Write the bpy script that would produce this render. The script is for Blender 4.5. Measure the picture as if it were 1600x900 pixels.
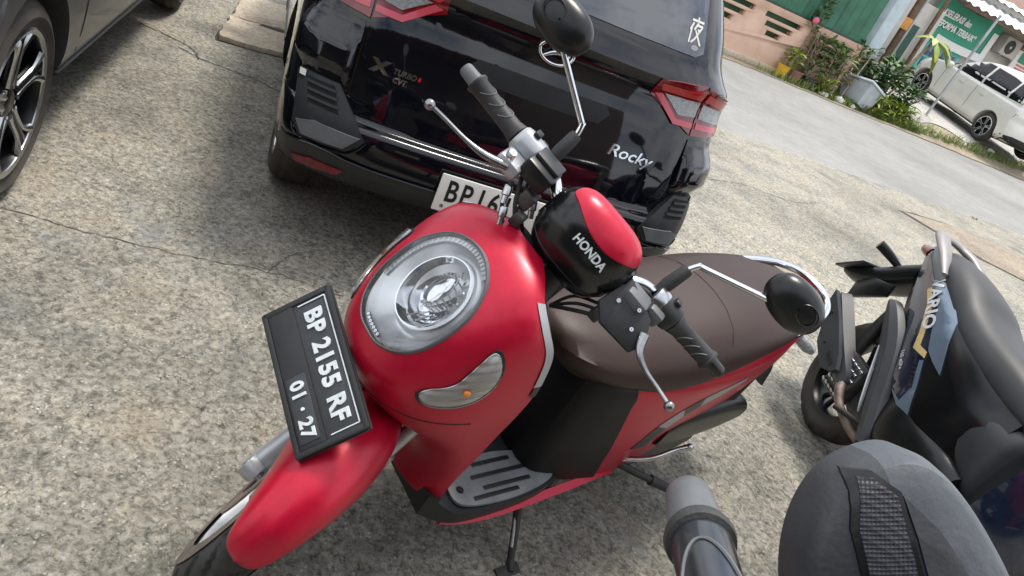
import bpy, bmesh, math, random
import numpy as np
from mathutils import Vector, Matrix
from mathutils.bvhtree import BVHTree
R = math.radians
for o in list(bpy.data.objects): bpy.data.objects.remove(o)
S = bpy.context.scene; COL = S.collection
random.seed(7); RNG = np.random.default_rng(7)

# ---------------- camera ----------------
CAM_LOC = (-1.18599, -2.27433, 1.44881); CAM_YAW = R(-30.5926); CAM_PITCH = R(-26.1328); CAM_ROLL = R(25.7884); CAM_F = 1228.38
def cam_axes():
    f = Vector((-math.sin(CAM_YAW)*math.cos(CAM_PITCH), math.cos(CAM_YAW)*math.cos(CAM_PITCH), math.sin(CAM_PITCH)))
    r = Vector((math.cos(CAM_YAW), math.sin(CAM_YAW), 0)); u = r.cross(f)
    c, s = math.cos(CAM_ROLL), math.sin(CAM_ROLL)
    return c*r+s*u, -s*r+c*u, f
cd = bpy.data.cameras.new('camera'); cd.sensor_width = 36; cd.lens = CAM_F*36/1600; cd.clip_start = .02; cd.clip_end = 2000
co = bpy.data.objects.new('camera', cd); COL.objects.link(co)
_r, _u, _f = cam_axes()
co.matrix_world = Matrix(((_r.x, _u.x, -_f.x, CAM_LOC[0]), (_r.y, _u.y, -_f.y, CAM_LOC[1]), (_r.z, _u.z, -_f.z, CAM_LOC[2]), (0, 0, 0, 1)))
S.camera = co
# ---------------- sky and sun ----------------
SUN_EL, SUN_AZ = R(71), R(48)          # azimuth clockwise from +Y (the sun stands beyond the parked car, to its right)
w = bpy.data.worlds.new('World'); S.world = w; w.use_nodes = True
nt = w.node_tree; nt.nodes.clear()
sky = nt.nodes.new('ShaderNodeTexSky'); sky.sky_type = 'NISHITA'; sky.sun_disc = False
sky.sun_elevation = SUN_EL; sky.sun_rotation = SUN_AZ; sky.air_density = 1.2; sky.dust_density = 2.5
tc = nt.nodes.new('ShaderNodeTexCoord'); mp = nt.nodes.new('ShaderNodeMapping'); mp.inputs['Scale'].default_value = (1, 1, 2.2)
cn = nt.nodes.new('ShaderNodeTexNoise'); cn.inputs['Scale'].default_value = 2.3; cn.inputs['Detail'].default_value = 7; cn.inputs['Roughness'].default_value = .6
cr = nt.nodes.new('ShaderNodeValToRGB'); cr.color_ramp.elements[0].position = .33; cr.color_ramp.elements[1].position = .55
mx = nt.nodes.new('ShaderNodeMix'); mx.data_type = 'RGBA'; mx.inputs['B'].default_value = (9.0, 9.3, 9.8, 1)
bg = nt.nodes.new('ShaderNodeBackground'); bg.inputs['Strength'].default_value = .10
wo = nt.nodes.new('ShaderNodeOutputWorld')
L = nt.links.new
L(tc.outputs['Generated'], mp.inputs['Vector']); L(mp.outputs[0], cn.inputs['Vector']); L(cn.outputs['Fac'], cr.inputs[0]); L(cr.outputs[0], mx.inputs['Factor'])
L(sky.outputs[0], mx.inputs['A']); L(mx.outputs['Result'], bg.inputs['Color']); L(bg.outputs[0], wo.inputs['Surface'])
sl = bpy.data.lights.new('sun', 'SUN'); sl.energy = 2.2; sl.angle = R(13); sl.color = (1, .95, .87)
so = bpy.data.objects.new('sun', sl); COL.objects.link(so)
so.location = (3, 6, 12)
_d = Vector((math.sin(SUN_AZ)*math.cos(SUN_EL), math.cos(SUN_AZ)*math.cos(SUN_EL), math.sin(SUN_EL)))
so.rotation_euler = _d.to_track_quat('Z', 'Y').to_euler()
S.view_settings.view_transform = 'Standard'; S.view_settings.look = 'None'; S.view_settings.exposure = .88; S.view_settings.gamma = 1
S.render.engine = 'CYCLES'
S.render.resolution_x = 1024; S.render.resolution_y = 576

# ---------------- materials ----------------
MATS = {}
def mat(name, col=(.5, .5, .5), rough=.5, metal=0., coat=0., bump=0., bscale=60., var=0., vscale=8., spec=.5, col2=None, detail=4, trans=0., coatr=.03):
    if name in MATS: return MATS[name]
    m = bpy.data.materials.new(name); m.use_nodes = True; nt = m.node_tree; b = nt.nodes['Principled BSDF']
    b.inputs['Base Color'].default_value = (*col, 1); b.inputs['Roughness'].default_value = rough; b.inputs['Metallic'].default_value = metal
    b.inputs['Coat Weight'].default_value = coat; b.inputs['Coat Roughness'].default_value = coatr; b.inputs['Specular IOR Level'].default_value = spec
    b.inputs['Transmission Weight'].default_value = trans
    tc = nt.nodes.new('ShaderNodeTexCoord')
    if var or col2:
        n = nt.nodes.new('ShaderNodeTexNoise'); n.inputs['Scale'].default_value = vscale; n.inputs['Detail'].default_value = detail; n.inputs['Roughness'].default_value = .62
        nt.links.new(tc.outputs['Object'], n.inputs['Vector'])
        r = nt.nodes.new('ShaderNodeValToRGB'); r.color_ramp.elements[0].position = .33; r.color_ramp.elements[1].position = .67
        c2 = col2 or tuple(min(1, c*(1+var)) for c in col); c1 = col if col2 else tuple(c*(1-var) for c in col)
        r.color_ramp.elements[0].color = (*c1, 1); r.color_ramp.elements[1].color = (*c2, 1)
        nt.links.new(n.outputs['Fac'], r.inputs[0]); nt.links.new(r.outputs[0], b.inputs['Base Color'])
        mr = nt.nodes.new('ShaderNodeMapRange'); mr.inputs['To Min'].default_value = rough*.85; mr.inputs['To Max'].default_value = min(1, rough*1.2)
        nt.links.new(n.outputs['Fac'], mr.inputs['Value']); nt.links.new(mr.outputs[0], b.inputs['Roughness'])
    if bump:
        n2 = nt.nodes.new('ShaderNodeTexNoise'); n2.inputs['Scale'].default_value = bscale; n2.inputs['Detail'].default_value = 3
        nt.links.new(tc.outputs['Object'], n2.inputs['Vector'])
        bp = nt.nodes.new('ShaderNodeBump'); bp.inputs['Strength'].default_value = bump; bp.inputs['Distance'].default_value = .004
        nt.links.new(n2.outputs['Fac'], bp.inputs['Height']); nt.links.new(bp.outputs[0], b.inputs['Normal'])
    MATS[name] = m; return m
def thin_glass(name, tint=(1, 1, 1), rough=.02, refl=1.0, dens=0.):
    if name in MATS: return MATS[name]
    m = bpy.data.materials.new(name); m.use_nodes = True; nt = m.node_tree; nt.nodes.clear()
    t = nt.nodes.new('ShaderNodeBsdfTransparent'); t.inputs[0].default_value = (*tint, 1)
    g = nt.nodes.new('ShaderNodeBsdfGlossy'); g.inputs['Roughness'].default_value = rough
    d = nt.nodes.new('ShaderNodeBsdfDiffuse'); d.inputs[0].default_value = (.6, .6, .6, 1)
    f = nt.nodes.new('ShaderNodeFresnel'); f.inputs[0].default_value = 1.5
    mx = nt.nodes.new('ShaderNodeMixShader'); m2 = nt.nodes.new('ShaderNodeMixShader'); m2.inputs[0].default_value = dens
    o = nt.nodes.new('ShaderNodeOutputMaterial')
    nt.links.new(t.outputs[0], m2.inputs[1]); nt.links.new(d.outputs[0], m2.inputs[2])
    nt.links.new(f.outputs[0], mx.inputs[0]); nt.links.new(m2.outputs[0], mx.inputs[1]); nt.links.new(g.outputs[0], mx.inputs[2]); nt.links.new(mx.outputs[0], o.inputs[0])
    MATS[name] = m; return m
mat('red_paint', (.43, .003, .026), .34, .20, coat=.12, var=.06, vscale=40, coatr=.2, spec=.4)
mat('black_gloss', (.003, .0035, .006), .05, 0, coat=.45, var=.3, vscale=3, spec=.35)
mat('black_plastic', (.007, .0075, .008), .30, bump=.06, bscale=500, var=.25, vscale=14, spec=.4)
mat('black_satin', (.006, .0065, .007), .20, var=.2, vscale=10, spec=.45)
mat('dark_plastic', (.017, .0185, .020), .46, bump=.10, bscale=420, var=.25, vscale=9, spec=.4)
mat('grey_plastic', (.10, .105, .112), .5, bump=.10, bscale=420, var=.18, vscale=12)
mat('rubber', (.026, .026, .026), .6, bump=.25, bscale=180, var=.4, vscale=7)
mat('tyre_dust', (.085, .068, .052), .9, bump=.2, bscale=120, col2=(.15, .125, .10), vscale=14)
mat('panel_black', (.007, .007, .008), .5, spec=.25)
mat('dusty_rubber', (.022, .020, .018), .85, bump=.2, bscale=160, col2=(.060, .052, .043), vscale=7)
mat('grip_rubber', (.020, .020, .021), .55, bump=.15, bscale=700, var=.3, vscale=30)
mat('chrome', (.66, .67, .69), .09, 1., var=.08, vscale=30)
mat('lever_metal', (.27, .275, .28), .26, 1., var=.2, vscale=40)
mat('alloy', (.46, .47, .48), .25, 1., var=.14, vscale=25)
mat('satin_reflector', (.74, .75, .77), .30, .75)
mat('silver_paint', (.42, .43, .45), .35, .5, var=.1, vscale=20)
mat('white_paint_metal', (.62, .62, .61), .35, .2, var=.12, vscale=20)
mat('brown_seat', (.038, .022, .018), .46, bump=.10, bscale=300, var=.12, vscale=6, spec=.22)
mat('mat_grey', (.16, .165, .17), .55, .2, bump=.15, bscale=300, var=.2, vscale=18)
mat('white_letter', (.62, .66, .68), .5, var=.12, vscale=60)
mat('plate_black', (.030, .033, .037), .42, bump=.08, bscale=300, var=.25, vscale=14)
mat('plate_white', (.66, .65, .60), .45, var=.08, vscale=8)
mat('ink_black', (.01, .01, .01), .5)
mat('reflector', (.86, .87, .88), .07, 1.)
mat('lamp_white', (.70, .71, .72), .25, .2)
mat('amber', (.75, .22, .02), .2)
mat('red_lens', (.16, .002, .006), .12, coat=.6, var=.15, vscale=40)
mat('red_lens_bright', (.50, .008, .014), .15, coat=.5)
mat('pink_lens', (.50, .06, .085), .2, coat=.4)
mat('smoke_lens', (.16, .17, .17), .15, coat=.6, col2=(.34, .35, .35), vscale=120)
mat('iron_dark', (.03, .028, .026), .55, .5, bump=.2, bscale=90, var=.4, vscale=18)
mat('engine_grey', (.09, .088, .085), .5, .6, bump=.2, bscale=120, var=.4, vscale=20)
mat('navy_gloss', (.012, .020, .045), .12, .2, coat=1., var=.2, vscale=5)
mat('navy_light', (.15, .20, .27), .3, .25, coat=.5, var=.08, vscale=8)
mat('navy_dark', (.012, .018, .030), .2, .2, coat=.6, var=.2, vscale=8)
mat('gold_decal', (.60, .45, .20), .4, var=.1, vscale=40)
mat('silver_decal', (.34, .35, .36), .4)
mat('grey_decal', (.30, .30, .31), .42)
mat('black_decal', (.012, .012, .013), .4)
mat('vinyl_black', (.020, .0205, .022), .52, bump=.12, bscale=300, var=.2, vscale=6)
mat('pipe_rust', (.26, .20, .17), .55, .6, var=.35, vscale=30)
mat('graphite_paint', (.058, .060, .061), .32, .25, coat=.4, var=.08, vscale=3)
mat('pearl_white', (.66, .65, .60), .25, .05, coat=.9, var=.05, vscale=3)
mat('dark_glass', (.006, .007, .010), .06, 0, coat=.2, var=.2, vscale=4, spec=.3)
mat('sky_glass', (.03, .036, .045), .04, 0, coat=1., spec=1.)
mat('well_black', (.006, .006, .006), .9)
mat('translucent_grey', (.15, .16, .17), .35, trans=.35, var=.08, vscale=60)
thin_glass('clear_lens', (.97, .98, .98), .03, dens=.05)
thin_glass('signal_lens', (.97, .97, .97), .05, dens=.04)
M = MATS
# ---------------- mesh helpers ----------------
A_ = np.array
def unit(v): v = A_(v, float); return v/np.linalg.norm(v)
def frame_axes(d):
    d = unit(d); h = A_([0, 0, 1.]) if abs(d[2]) < .9 else A_([1., 0, 0]); x = unit(np.cross(h, d)); return x, np.cross(d, x), d
def catmull(P, n, closed=False):
    P = A_(P, float); k = len(P)
    out = []
    t = np.linspace(0, k if closed else k-1, n, endpoint=not closed)
    for s in t:
        i = int(math.floor(s)); f = s-i
        if not closed and i >= k-1: i, f = k-2, 1.
        g = (lambda j: P[j % k]) if closed else (lambda j: P[min(max(j, 0), k-1)])
        a, b, c, d = g(i-1), g(i), g(i+1), g(i+2)
        out.append(.5*((2*b)+(-a+c)*f+(2*a-5*b+4*c-d)*f*f+(-a+3*b-3*c+d)*f**3))
    return A_(out)
def grid_faces(nu, nv, cu=False, cv=False, off=0):
    F = []
    for i in range(nu if cu else nu-1):
        for j in range(nv if cv else nv-1):
            a, b = i, (i+1) % nu; c, d = j, (j+1) % nv
            F.append((off+a*nv+c, off+b*nv+c, off+b*nv+d, off+a*nv+d))
    return F
class MB:
    def __init__(s, f=None): s.V = []; s.F = []; s.f = f
    def add(s, V, F):
        o = len(s.V); s.V += [tuple(map(float, v)) for v in V]; s.F += [tuple(o+i for i in q) for q in F]; return s
    def box(s, c, size, ax=None, bev=0., seg=2):
        bm = bmesh.new(); bmesh.ops.create_cube(bm, size=1.)
        for v in bm.verts: v.co = Vector((v.co.x*size[0], v.co.y*size[1], v.co.z*size[2]))
        if bev: bmesh.ops.bevel(bm, geom=bm.edges[:], offset=bev, segments=seg, affect='EDGES', profile=.5)
        bm.verts.index_update()
        X = A_(ax, float) if ax is not None else np.eye(3)
        V = [A_(c)+X.T@A_(v.co) for v in bm.verts]; F = [[v.index for v in f.verts] for f in bm.faces]; bm.free(); return s.add(V, F)
    def tube(s, path, r, seg=12, smooth=0, caps=True, flat=None):
        P = A_(path, float); rr = np.full(len(P), r, float) if np.isscalar(r) else A_(r, float)
        if smooth:
            P2 = catmull(np.c_[P, rr], smooth); P, rr = P2[:, :3], np.abs(P2[:, 3])
        n = len(P); T = np.gradient(P, axis=0); T /= np.linalg.norm(T, axis=1)[:, None]+1e-12
        x, y, _ = frame_axes(T[0]); V = []
        for i in range(n):
            x = unit(x-T[i]*(x@T[i])); y = np.cross(T[i], x)
            for k in range(seg):
                a = 2*math.pi*k/seg; V.append(P[i]+rr[i]*(math.cos(a)*x+math.sin(a)*y*(flat or 1)))
        F = grid_faces(n, seg, False, True)
        if caps: F += [tuple(range(seg))[::-1], tuple((n-1)*seg+k for k in range(seg))]
        return s.add(V, F)
    def lathe(s, prof, o, axis, seg=32, closed=False, a0=0., a1=2*math.pi):
        x, y, d = frame_axes(axis); o = A_(o, float); V = []; full = abs(a1-a0-2*math.pi) < 1e-6
        na = seg if full else seg+1
        for i in range(na):
            a = a0+(a1-a0)*i/seg
            for r, h in prof: V.append(o+d*h+r*(math.cos(a)*x+math.sin(a)*y))
        return s.add(V, grid_faces(na, len(prof), full, closed))
    def prism(s, poly, o, a, b, n, t, bev=0.):
        bm = bmesh.new(); o, a, b, n = map(lambda q: A_(q, float), (o, a, b, n))
        vs = [bm.verts.new(o+a*p[0]+b*p[1]) for p in poly]; f = bm.faces.new(vs)
        r = bmesh.ops.extrude_face_region(bm, geom=[f])
        for v in r['geom']:
            if isinstance(v, bmesh.types.BMVert): v.co += Vector(n*t)
        bmesh.ops.recalc_face_normals(bm, faces=bm.faces[:])
        if bev: bmesh.ops.bevel(bm, geom=bm.edges[:], offset=bev, segments=2, affect='EDGES', profile=.5, clamp_overlap=True)
        bm.verts.index_update(); V = [tuple(v.co) for v in bm.verts]; F = [[v.index for v in f.verts] for f in bm.faces]; bm.free(); return s.add(V, F)
    def grid(s, P, cu=False, cv=False, capu=False):
        P = A_(P, float); nu, nv = P.shape[:2]; F = grid_faces(nu, nv, cu, cv)
        if capu: F += [tuple(range(nv))[::-1], tuple((nu-1)*nv+k for k in range(nv))]
        return s.add(P.reshape(-1, 3), F)
    def ball(s, c, r, nu=12, nv=16):
        r = (r, r, r) if np.isscalar(r) else r
        P = [[(c[0]+r[0]*math.sin(a)*math.cos(b), c[1]+r[1]*math.sin(a)*math.sin(b), c[2]+r[2]*math.cos(a)) for b in np.linspace(0, 2*math.pi, nv, endpoint=False)] for a in np.linspace(.02, math.pi-.02, nu)]
        return s.grid(P, False, True, True)
    def loft(s, secs, nu=24, nv=None, closed=True, caps=True):
        secs = A_(secs, float); K, m = secs.shape[:2]
        if nv: secs = A_([catmull(q, nv, closed) for q in secs]); m = nv
        P = catmull(secs.reshape(K, -1), nu).reshape(nu, m, 3)
        s.P = P
        return s.grid(P, False, closed, caps and closed)
    def map(s, f): s.V = [tuple(map(float, f(A_(v)))) for v in s.V]; return s
    def bvh(s): return BVHTree.FromPolygons(s.V, s.F)
    def build(s, name, m, parent=None, smooth=38, **kw):
        V = s.V
        if s.f is not None: V = [tuple(map(float, q)) for q in s.f(A_(V))]
        me = bpy.data.meshes.new(name); me.from_pydata(V, [], s.F); me.update()
        bm = bmesh.new(); bm.from_mesh(me); bmesh.ops.remove_doubles(bm, verts=bm.verts[:], dist=1e-6)
        if kw.get('recalc', True): bmesh.ops.recalc_face_normals(bm, faces=bm.faces[:])
        bm.to_mesh(me); bm.free()
        return link(name, me, m, parent, smooth)
def link(name, me, m, parent=None, smooth=38):
    me.materials.clear(); me.materials.append(M[m])
    if smooth:
        me.shade_smooth(); me.set_sharp_from_angle(angle=R(smooth))
    o = bpy.data.objects.new(name, me); COL.objects.link(o)
    if parent is not None: o.parent = parent
    return o
def empty(name, label, cat, loc=(0, 0, 0), rot=(0, 0, 0), group=None):
    o = bpy.data.objects.new(name, None); COL.objects.link(o); o.location = loc; o.rotation_euler = rot; o.empty_display_size = .1
    return tag(o, label, cat, group)
def tag(o, label, cat, group=None):
    o['label'] = label; o['category'] = cat
    if group: o['group'] = group
    return o
def struct(o): o['kind'] = 'structure'; return o
def drape(poly, O, A, B, D, bvh, off=.003, thick=.006, cell=.02, f=None, dflt=None, holes=()):
    """polygon (a,b) in the plane O,A,B thrown along D on to a surface; a shell lying off above it"""
    O, A, B, D = (A_(q, float) for q in (O, A, B, D))
    bm = bmesh.new(); vs = [bm.verts.new((p[0], p[1], 0)) for p in poly]; fc = bm.faces.new(vs)
    bmesh.ops.triangulate(bm, faces=bm.faces[:])
    pa = A_(poly)
    for ax in (0, 1):
        lo, hi = pa[:, ax].min(), pa[:, ax].max(); n = max(1, int((hi-lo)/cell))
        for k in range(1, n):
            c = lo+(hi-lo)*k/n; no = (1, 0, 0) if ax == 0 else (0, 1, 0)
            bmesh.ops.bisect_plane(bm, geom=bm.verts[:]+bm.edges[:]+bm.faces[:], plane_co=Vector(no)*c, plane_no=no, dist=1e-7)
    bmesh.ops.remove_doubles(bm, verts=bm.verts[:], dist=1e-6)
    last = dflt
    pend = []
    for v in bm.verts:
        p = O+A*v.co.x+B*v.co.y; ab = (v.co.x, v.co.y)
        h = bvh.ray_cast(Vector(p), Vector(D))
        if h[0] is None: pend.append((v, p)); continue
        nn = A_(h[1]); nn = -nn if nn@D > 0 else nn; last = h[3]; v.co = Vector(A_(h[0])+unit(nn-D*.6)*(off(*ab) if callable(off) else off))
    pc_ = A_(poly).mean(0); cen_ = O+A*pc_[0]+B*pc_[1]
    for v, p in pend:
        for s in np.linspace(.02, 1, 50):
            h = bvh.ray_cast(Vector(p+(cen_-p)*s), Vector(D))
            if h[0] is not None:
                nn = A_(h[1]); nn = -nn if nn@D > 0 else nn; v.co = Vector(A_(h[0])+unit(nn-D*.6)*(.002 if callable(off) else off)); break
    if thick:
        be = [e for e in bm.edges if e.is_boundary]
        r = bmesh.ops.extrude_edge_only(bm, edges=be)
        for v in r['geom']:
            if isinstance(v, bmesh.types.BMVert): v.co += Vector(D*thick)
    bm.verts.index_update()
    mb = MB(f); mb.add([tuple(v.co) for v in bm.verts], [[v.index for v in q.verts] for q in bm.faces]); bm.free(); return mb
def text_mb(body, size, O, A, B, N, depth=.002, bold=0., shear=0., width=1., align='CENTER', f=None, bvh=None, D=None, off=.001, space=1.):
    cu = bpy.data.curves.new('t', 'FONT'); cu.body = body; cu.size = size; cu.extrude = depth/2; cu.offset = bold; cu.shear = shear; cu.align_x = align; cu.align_y = 'CENTER'; cu.resolution_u = 3; cu.space_character = space
    ob = bpy.data.objects.new('t', cu); me = bpy.data.meshes.new_from_object(ob); bpy.data.objects.remove(ob); bpy.data.curves.remove(cu)
    O, A, B, N = (A_(q, float) for q in (O, A, B, N)); V = []
    for v in me.vertices:
        p = O+A*v.co.x*width+B*v.co.y
        if bvh is not None:
            h = bvh.ray_cast(Vector(p), Vector(D))
            if h[0] is not None: p = A_(h[0])
            V.append(p-A_(D)*(off+v.co.z+depth/2))
        else: V.append(p+N*(v.co.z+depth/2))
    mb = MB(f); mb.add(V, [list(p.vertices) for p in me.polygons]); bpy.data.meshes.remove(me); return mb
def copy_tree(o, parent=None):
    c = o.copy(); COL.objects.link(c); c.parent = parent
    for ch in o.children: copy_tree(ch, c)
    return c
def mirror_y(mb): return mb.map(lambda v: v*A_([1, -1, 1]))
def tyre_mb(c, axis, Ro, Rr, hw, seg=96, tread=0, nprof=21, depth=.007, f=None):
    """tyre: profile round the rim; tread cut as real grooves"""
    x, y, d = frame_axes(axis); c = A_(c, float); prof = []
    for i in range(nprof):
        a = math.pi*(i/(nprof-1)); h = -math.cos(a); rr = math.sin(a)
        prof.append((Rr+(Ro-Rr)*abs(rr)**.62, hw*math.copysign(abs(h)**.75, h)*(1 if abs(h) < .97 else .86)))
    V = []
    for i in range(seg):
        a = 2*math.pi*i/seg
        for j, (r, h) in enumerate(prof):
            if tread and r > Rr+(Ro-Rr)*.72:
                q = (a*tread/(2*math.pi)+abs(h)/hw*1.3) % 1.
                if tread < 0 : q = 1
                if q < .26 and abs(h) > hw*.06: r -= depth
            if tread == -1 and r > Rr+(Ro-Rr)*.86:
                if abs(abs(h)-hw*.2) < hw*.06 or abs(abs(h)-hw*.55) < hw*.06: r -= depth
            V.append(c+d*h+r*(math.cos(a)*x+math.sin(a)*y))
    return MB(f).add(V, grid_faces(seg, nprof, True, False))

def faceted(name, col, scale):
    m = bpy.data.materials.new(name); m.use_nodes = True; nt = m.node_tree; b = nt.nodes['Principled BSDF']; b.inputs['Base Color'].default_value = (*col, 1); b.inputs['Metallic'].default_value = .10; b.inputs['Roughness'].default_value = .18
    tc = nt.nodes.new('ShaderNodeTexCoord'); v = nt.nodes.new('ShaderNodeTexVoronoi'); v.inputs['Scale'].default_value = scale; v.inputs['Randomness'].default_value = .55
    bp = nt.nodes.new('ShaderNodeBump'); bp.inputs['Strength'].default_value = .8; bp.inputs['Distance'].default_value = .0035
    w1 = nt.nodes.new('ShaderNodeTexWave'); w1.bands_direction = 'DIAGONAL'; w1.inputs['Scale'].default_value = scale*.42; w2 = nt.nodes.new('ShaderNodeTexWave'); w2.bands_direction = 'Y'; w2.inputs['Scale'].default_value = scale*.22
    ad = nt.nodes.new('ShaderNodeMath'); ad.operation = 'ADD'
    for q, k_ in ((w1, 0), (w2, 1)): nt.links.new(tc.outputs['Object'], q.inputs['Vector']); nt.links.new(q.outputs['Fac'], ad.inputs[k_])
    nt.links.new(ad.outputs[0], bp.inputs['Height']); nt.links.new(bp.outputs[0], b.inputs['Normal']); MATS[name] = m
faceted('faceted_reflector', (.93, .94, .95), 95)

# =====================================================================
# ground: yard, road, far verge
# =====================================================================
def ground_mat(name, cols, fine=70., mid=9., big=.8, bump=.6, rough=.9, stone=0.):
    m = bpy.data.materials.new(name); m.use_nodes = True; nt = m.node_tree; b = nt.nodes['Principled BSDF']; b.inputs['Roughness'].default_value = rough; b.inputs['Specular IOR Level'].default_value = .25
    N = nt.nodes.new; Lk = nt.links.new; tc = N('ShaderNodeTexCoord')
    def noise(s, d=4, r=.6, dist=0.):
        n = N('ShaderNodeTexNoise'); n.inputs['Scale'].default_value = s; n.inputs['Detail'].default_value = d; n.inputs['Roughness'].default_value = r; n.inputs['Distortion'].default_value = dist; Lk(tc.outputs['Object'], n.inputs['Vector']); return n.outputs['Fac']
    def ramp(f, els):
        r = N('ShaderNodeValToRGB'); r.color_ramp.elements[0].position = els[0][0]; r.color_ramp.elements[0].color = (*els[0][1], 1); r.color_ramp.elements[1].position = els[-1][0]; r.color_ramp.elements[1].color = (*els[-1][1], 1)
        for p, c in els[1:-1]:
            e = r.color_ramp.elements.new(p); e.color = (*c, 1)
        Lk(f, r.inputs[0]); return r.outputs[0]
    def mix(f, a, bb, t='MIX'):
        x = N('ShaderNodeMix'); x.data_type = 'RGBA'; x.blend_type = t
        if isinstance(f, (int, float)): x.inputs['Factor'].default_value = f
        else: Lk(f, x.inputs['Factor'])
        Lk(a, x.inputs['A']); Lk(bb, x.inputs['B']); return x.outputs['Result']
    f1 = noise(fine, 5, .7, .6); f2 = noise(mid, 4, .65); f3 = noise(big, 5, .6)
    c = ramp(f1, [(.30, cols[0]), (.43, cols[1]), (.55, cols[2]), (.72, cols[3])])
    c = mix(.55, c, ramp(f2, [(.3, (.42, .41, .40)), (.7, (.62, .61, .59))]), 'OVERLAY')
    c = mix(.75, c, ramp(f3, [(.28, (.36, .355, .34)), (.5, (.5, .5, .49)), (.75, (.64, .63, .60))]), 'OVERLAY')
    h = f1
    if stone:
        v = N('ShaderNodeTexVoronoi'); v.inputs['Scale'].default_value = stone; v.inputs['Randomness'].default_value = 1; Lk(tc.outputs['Object'], v.inputs['Vector'])
        sep = N('ShaderNodeSeparateColor'); Lk(v.outputs['Color'], sep.inputs[0])
        sc = ramp(sep.outputs[0], [(0., (.20, .19, .17)), (.25, (.42, .39, .33)), (.55, (.55, .53, .48)), (.8, (.36, .35, .35)), (1., (.66, .64, .60))])
        msk = ramp(v.outputs['Distance'], [(.12, (.75, .75, .75)), (.45, (0, 0, 0))])
        c = mix(msk, c, sc, 'OVERLAY')
        dk = ramp(noise(fine*.45, 3, .6, 1.2), [(.30, (.34, .34, .30)), (.44, (1, 1, 1))]); c = mix(.8, c, dk, 'MULTIPLY')
    Lk(c, b.inputs['Base Color'])
    bp = N('ShaderNodeBump'); bp.inputs['Strength'].default_value = bump; bp.inputs['Distance'].default_value = .006; Lk(h, bp.inputs['Height']); Lk(bp.outputs[0], b.inputs['Normal'])
    MATS[name] = m
def yard_mat():
    m = bpy.data.materials.new('yard_concrete'); m.use_nodes = True; nt = m.node_tree; b = nt.nodes['Principled BSDF']; b.inputs['Roughness'].default_value = .88; b.inputs['Specular IOR Level'].default_value = .3
    N = nt.nodes.new; Lk = nt.links.new; tc = N('ShaderNodeTexCoord')
    def noise(s, d=4, r=.6, dist=0., w=0.):
        n = N('ShaderNodeTexNoise'); n.noise_dimensions = '4D'; n.inputs['W'].default_value = w; n.inputs['Scale'].default_value = s; n.inputs['Detail'].default_value = d; n.inputs['Roughness'].default_value = r; n.inputs['Distortion'].default_value = dist; Lk(tc.outputs['Object'], n.inputs['Vector']); return n.outputs['Fac']
    def ramp(f, els, ip='LINEAR'):
        r = N('ShaderNodeValToRGB'); r.color_ramp.interpolation = ip; r.color_ramp.elements[0].position = els[0][0]; r.color_ramp.elements[0].color = (*els[0][1], 1); r.color_ramp.elements[1].position = els[-1][0]; r.color_ramp.elements[1].color = (*els[-1][1], 1)
        for p, c in els[1:-1]:
            e = r.color_ramp.elements.new(p); e.color = (*c, 1)
        Lk(f, r.inputs[0]); return r.outputs[0]
    def mix(f, a, bb, t='MIX'):
        x = N('ShaderNodeMix'); x.data_type = 'RGBA'; x.blend_type = t
        if isinstance(f, (int, float)): x.inputs['Factor'].default_value = f
        else: Lk(f, x.inputs['Factor'])
        for q, s in ((a, 'A'), (bb, 'B')):
            if isinstance(q, tuple): x.inputs[s].default_value = (*q, 1)
            else: Lk(q, x.inputs[s])
        return x.outputs['Result']
    g = lambda v: (v, v, v)
    f1 = noise(50, 7, .74, .7); f2 = noise(19, 6, .68, .6, 2.); f3 = noise(3.2, 6, .62, .3, 5.); f4 = noise(.55, 5, .6, .2, 9.)
    c = ramp(f1, [(.33, (.075, .072, .060)), (.43, (.19, .182, .155)), (.52, (.33, .315, .272)), (.62, (.43, .415, .37)), (.74, (.60, .585, .54))])
    c = mix(.62, c, ramp(f2, [(.33, (.26, .26, .25)), (.5, (.5, .5, .49)), (.66, (.68, .67, .65))]), 'OVERLAY')
    # stones of several colours showing through the worn surface
    v = N('ShaderNodeTexVoronoi'); v.inputs['Scale'].default_value = 110; Lk(tc.outputs['Object'], v.inputs['Vector'])
    sep = N('ShaderNodeSeparateColor'); Lk(v.outputs['Color'], sep.inputs[0])
    sc = ramp(sep.outputs[0], [(0., (.10, .098, .085)), (.2, (.40, .36, .29)), (.4, (.27, .285, .31)), (.6, (.56, .53, .47)), (.8, (.20, .19, .165)), (.95, (.66, .65, .61))], 'CONSTANT')
    m1 = ramp(v.outputs['Distance'], [(.25, g(.8)), (.5, g(0))]); m2 = ramp(noise(30, 3, .6, 0, 3.), [(.46, g(0)), (.56, g(1))]); c = mix(mix(1., m1, m2, 'MULTIPLY'), c, sc)
    # tan and blue-grey patches, dark worn blotches
    c = mix(mix(1., ramp(f3, [(.52, g(0)), (.68, g(.55))]), ramp(f1, [(.4, g(.3)), (.6, g(1))]), 'MULTIPLY'), c, (.40, .31, .215))
    c = mix(ramp(noise(4.1, 6, .6, .4, 14.), [(.56, g(0)), (.70, g(.45))]), c, (.20, .215, .24))
    c = mix(.9, c, ramp(noise(38, 6, .7, 1.4, 21.), [(.34, g(.30)), (.41, g(.8)), (.46, g(1))]), 'MULTIPLY')
    c = mix(.85, c, ramp(f3, [(.30, g(.58)), (.52, g(1))]), 'MULTIPLY'); c = mix(.9, c, ramp(f4, [(.34, g(.62)), (.52, g(1.0)), (.70, g(1.15))]), 'MULTIPLY')
    c = mix(1., c, (1.02, 1.01, .985), 'MULTIPLY')
    Lk(c, b.inputs['Base Color'])
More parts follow.
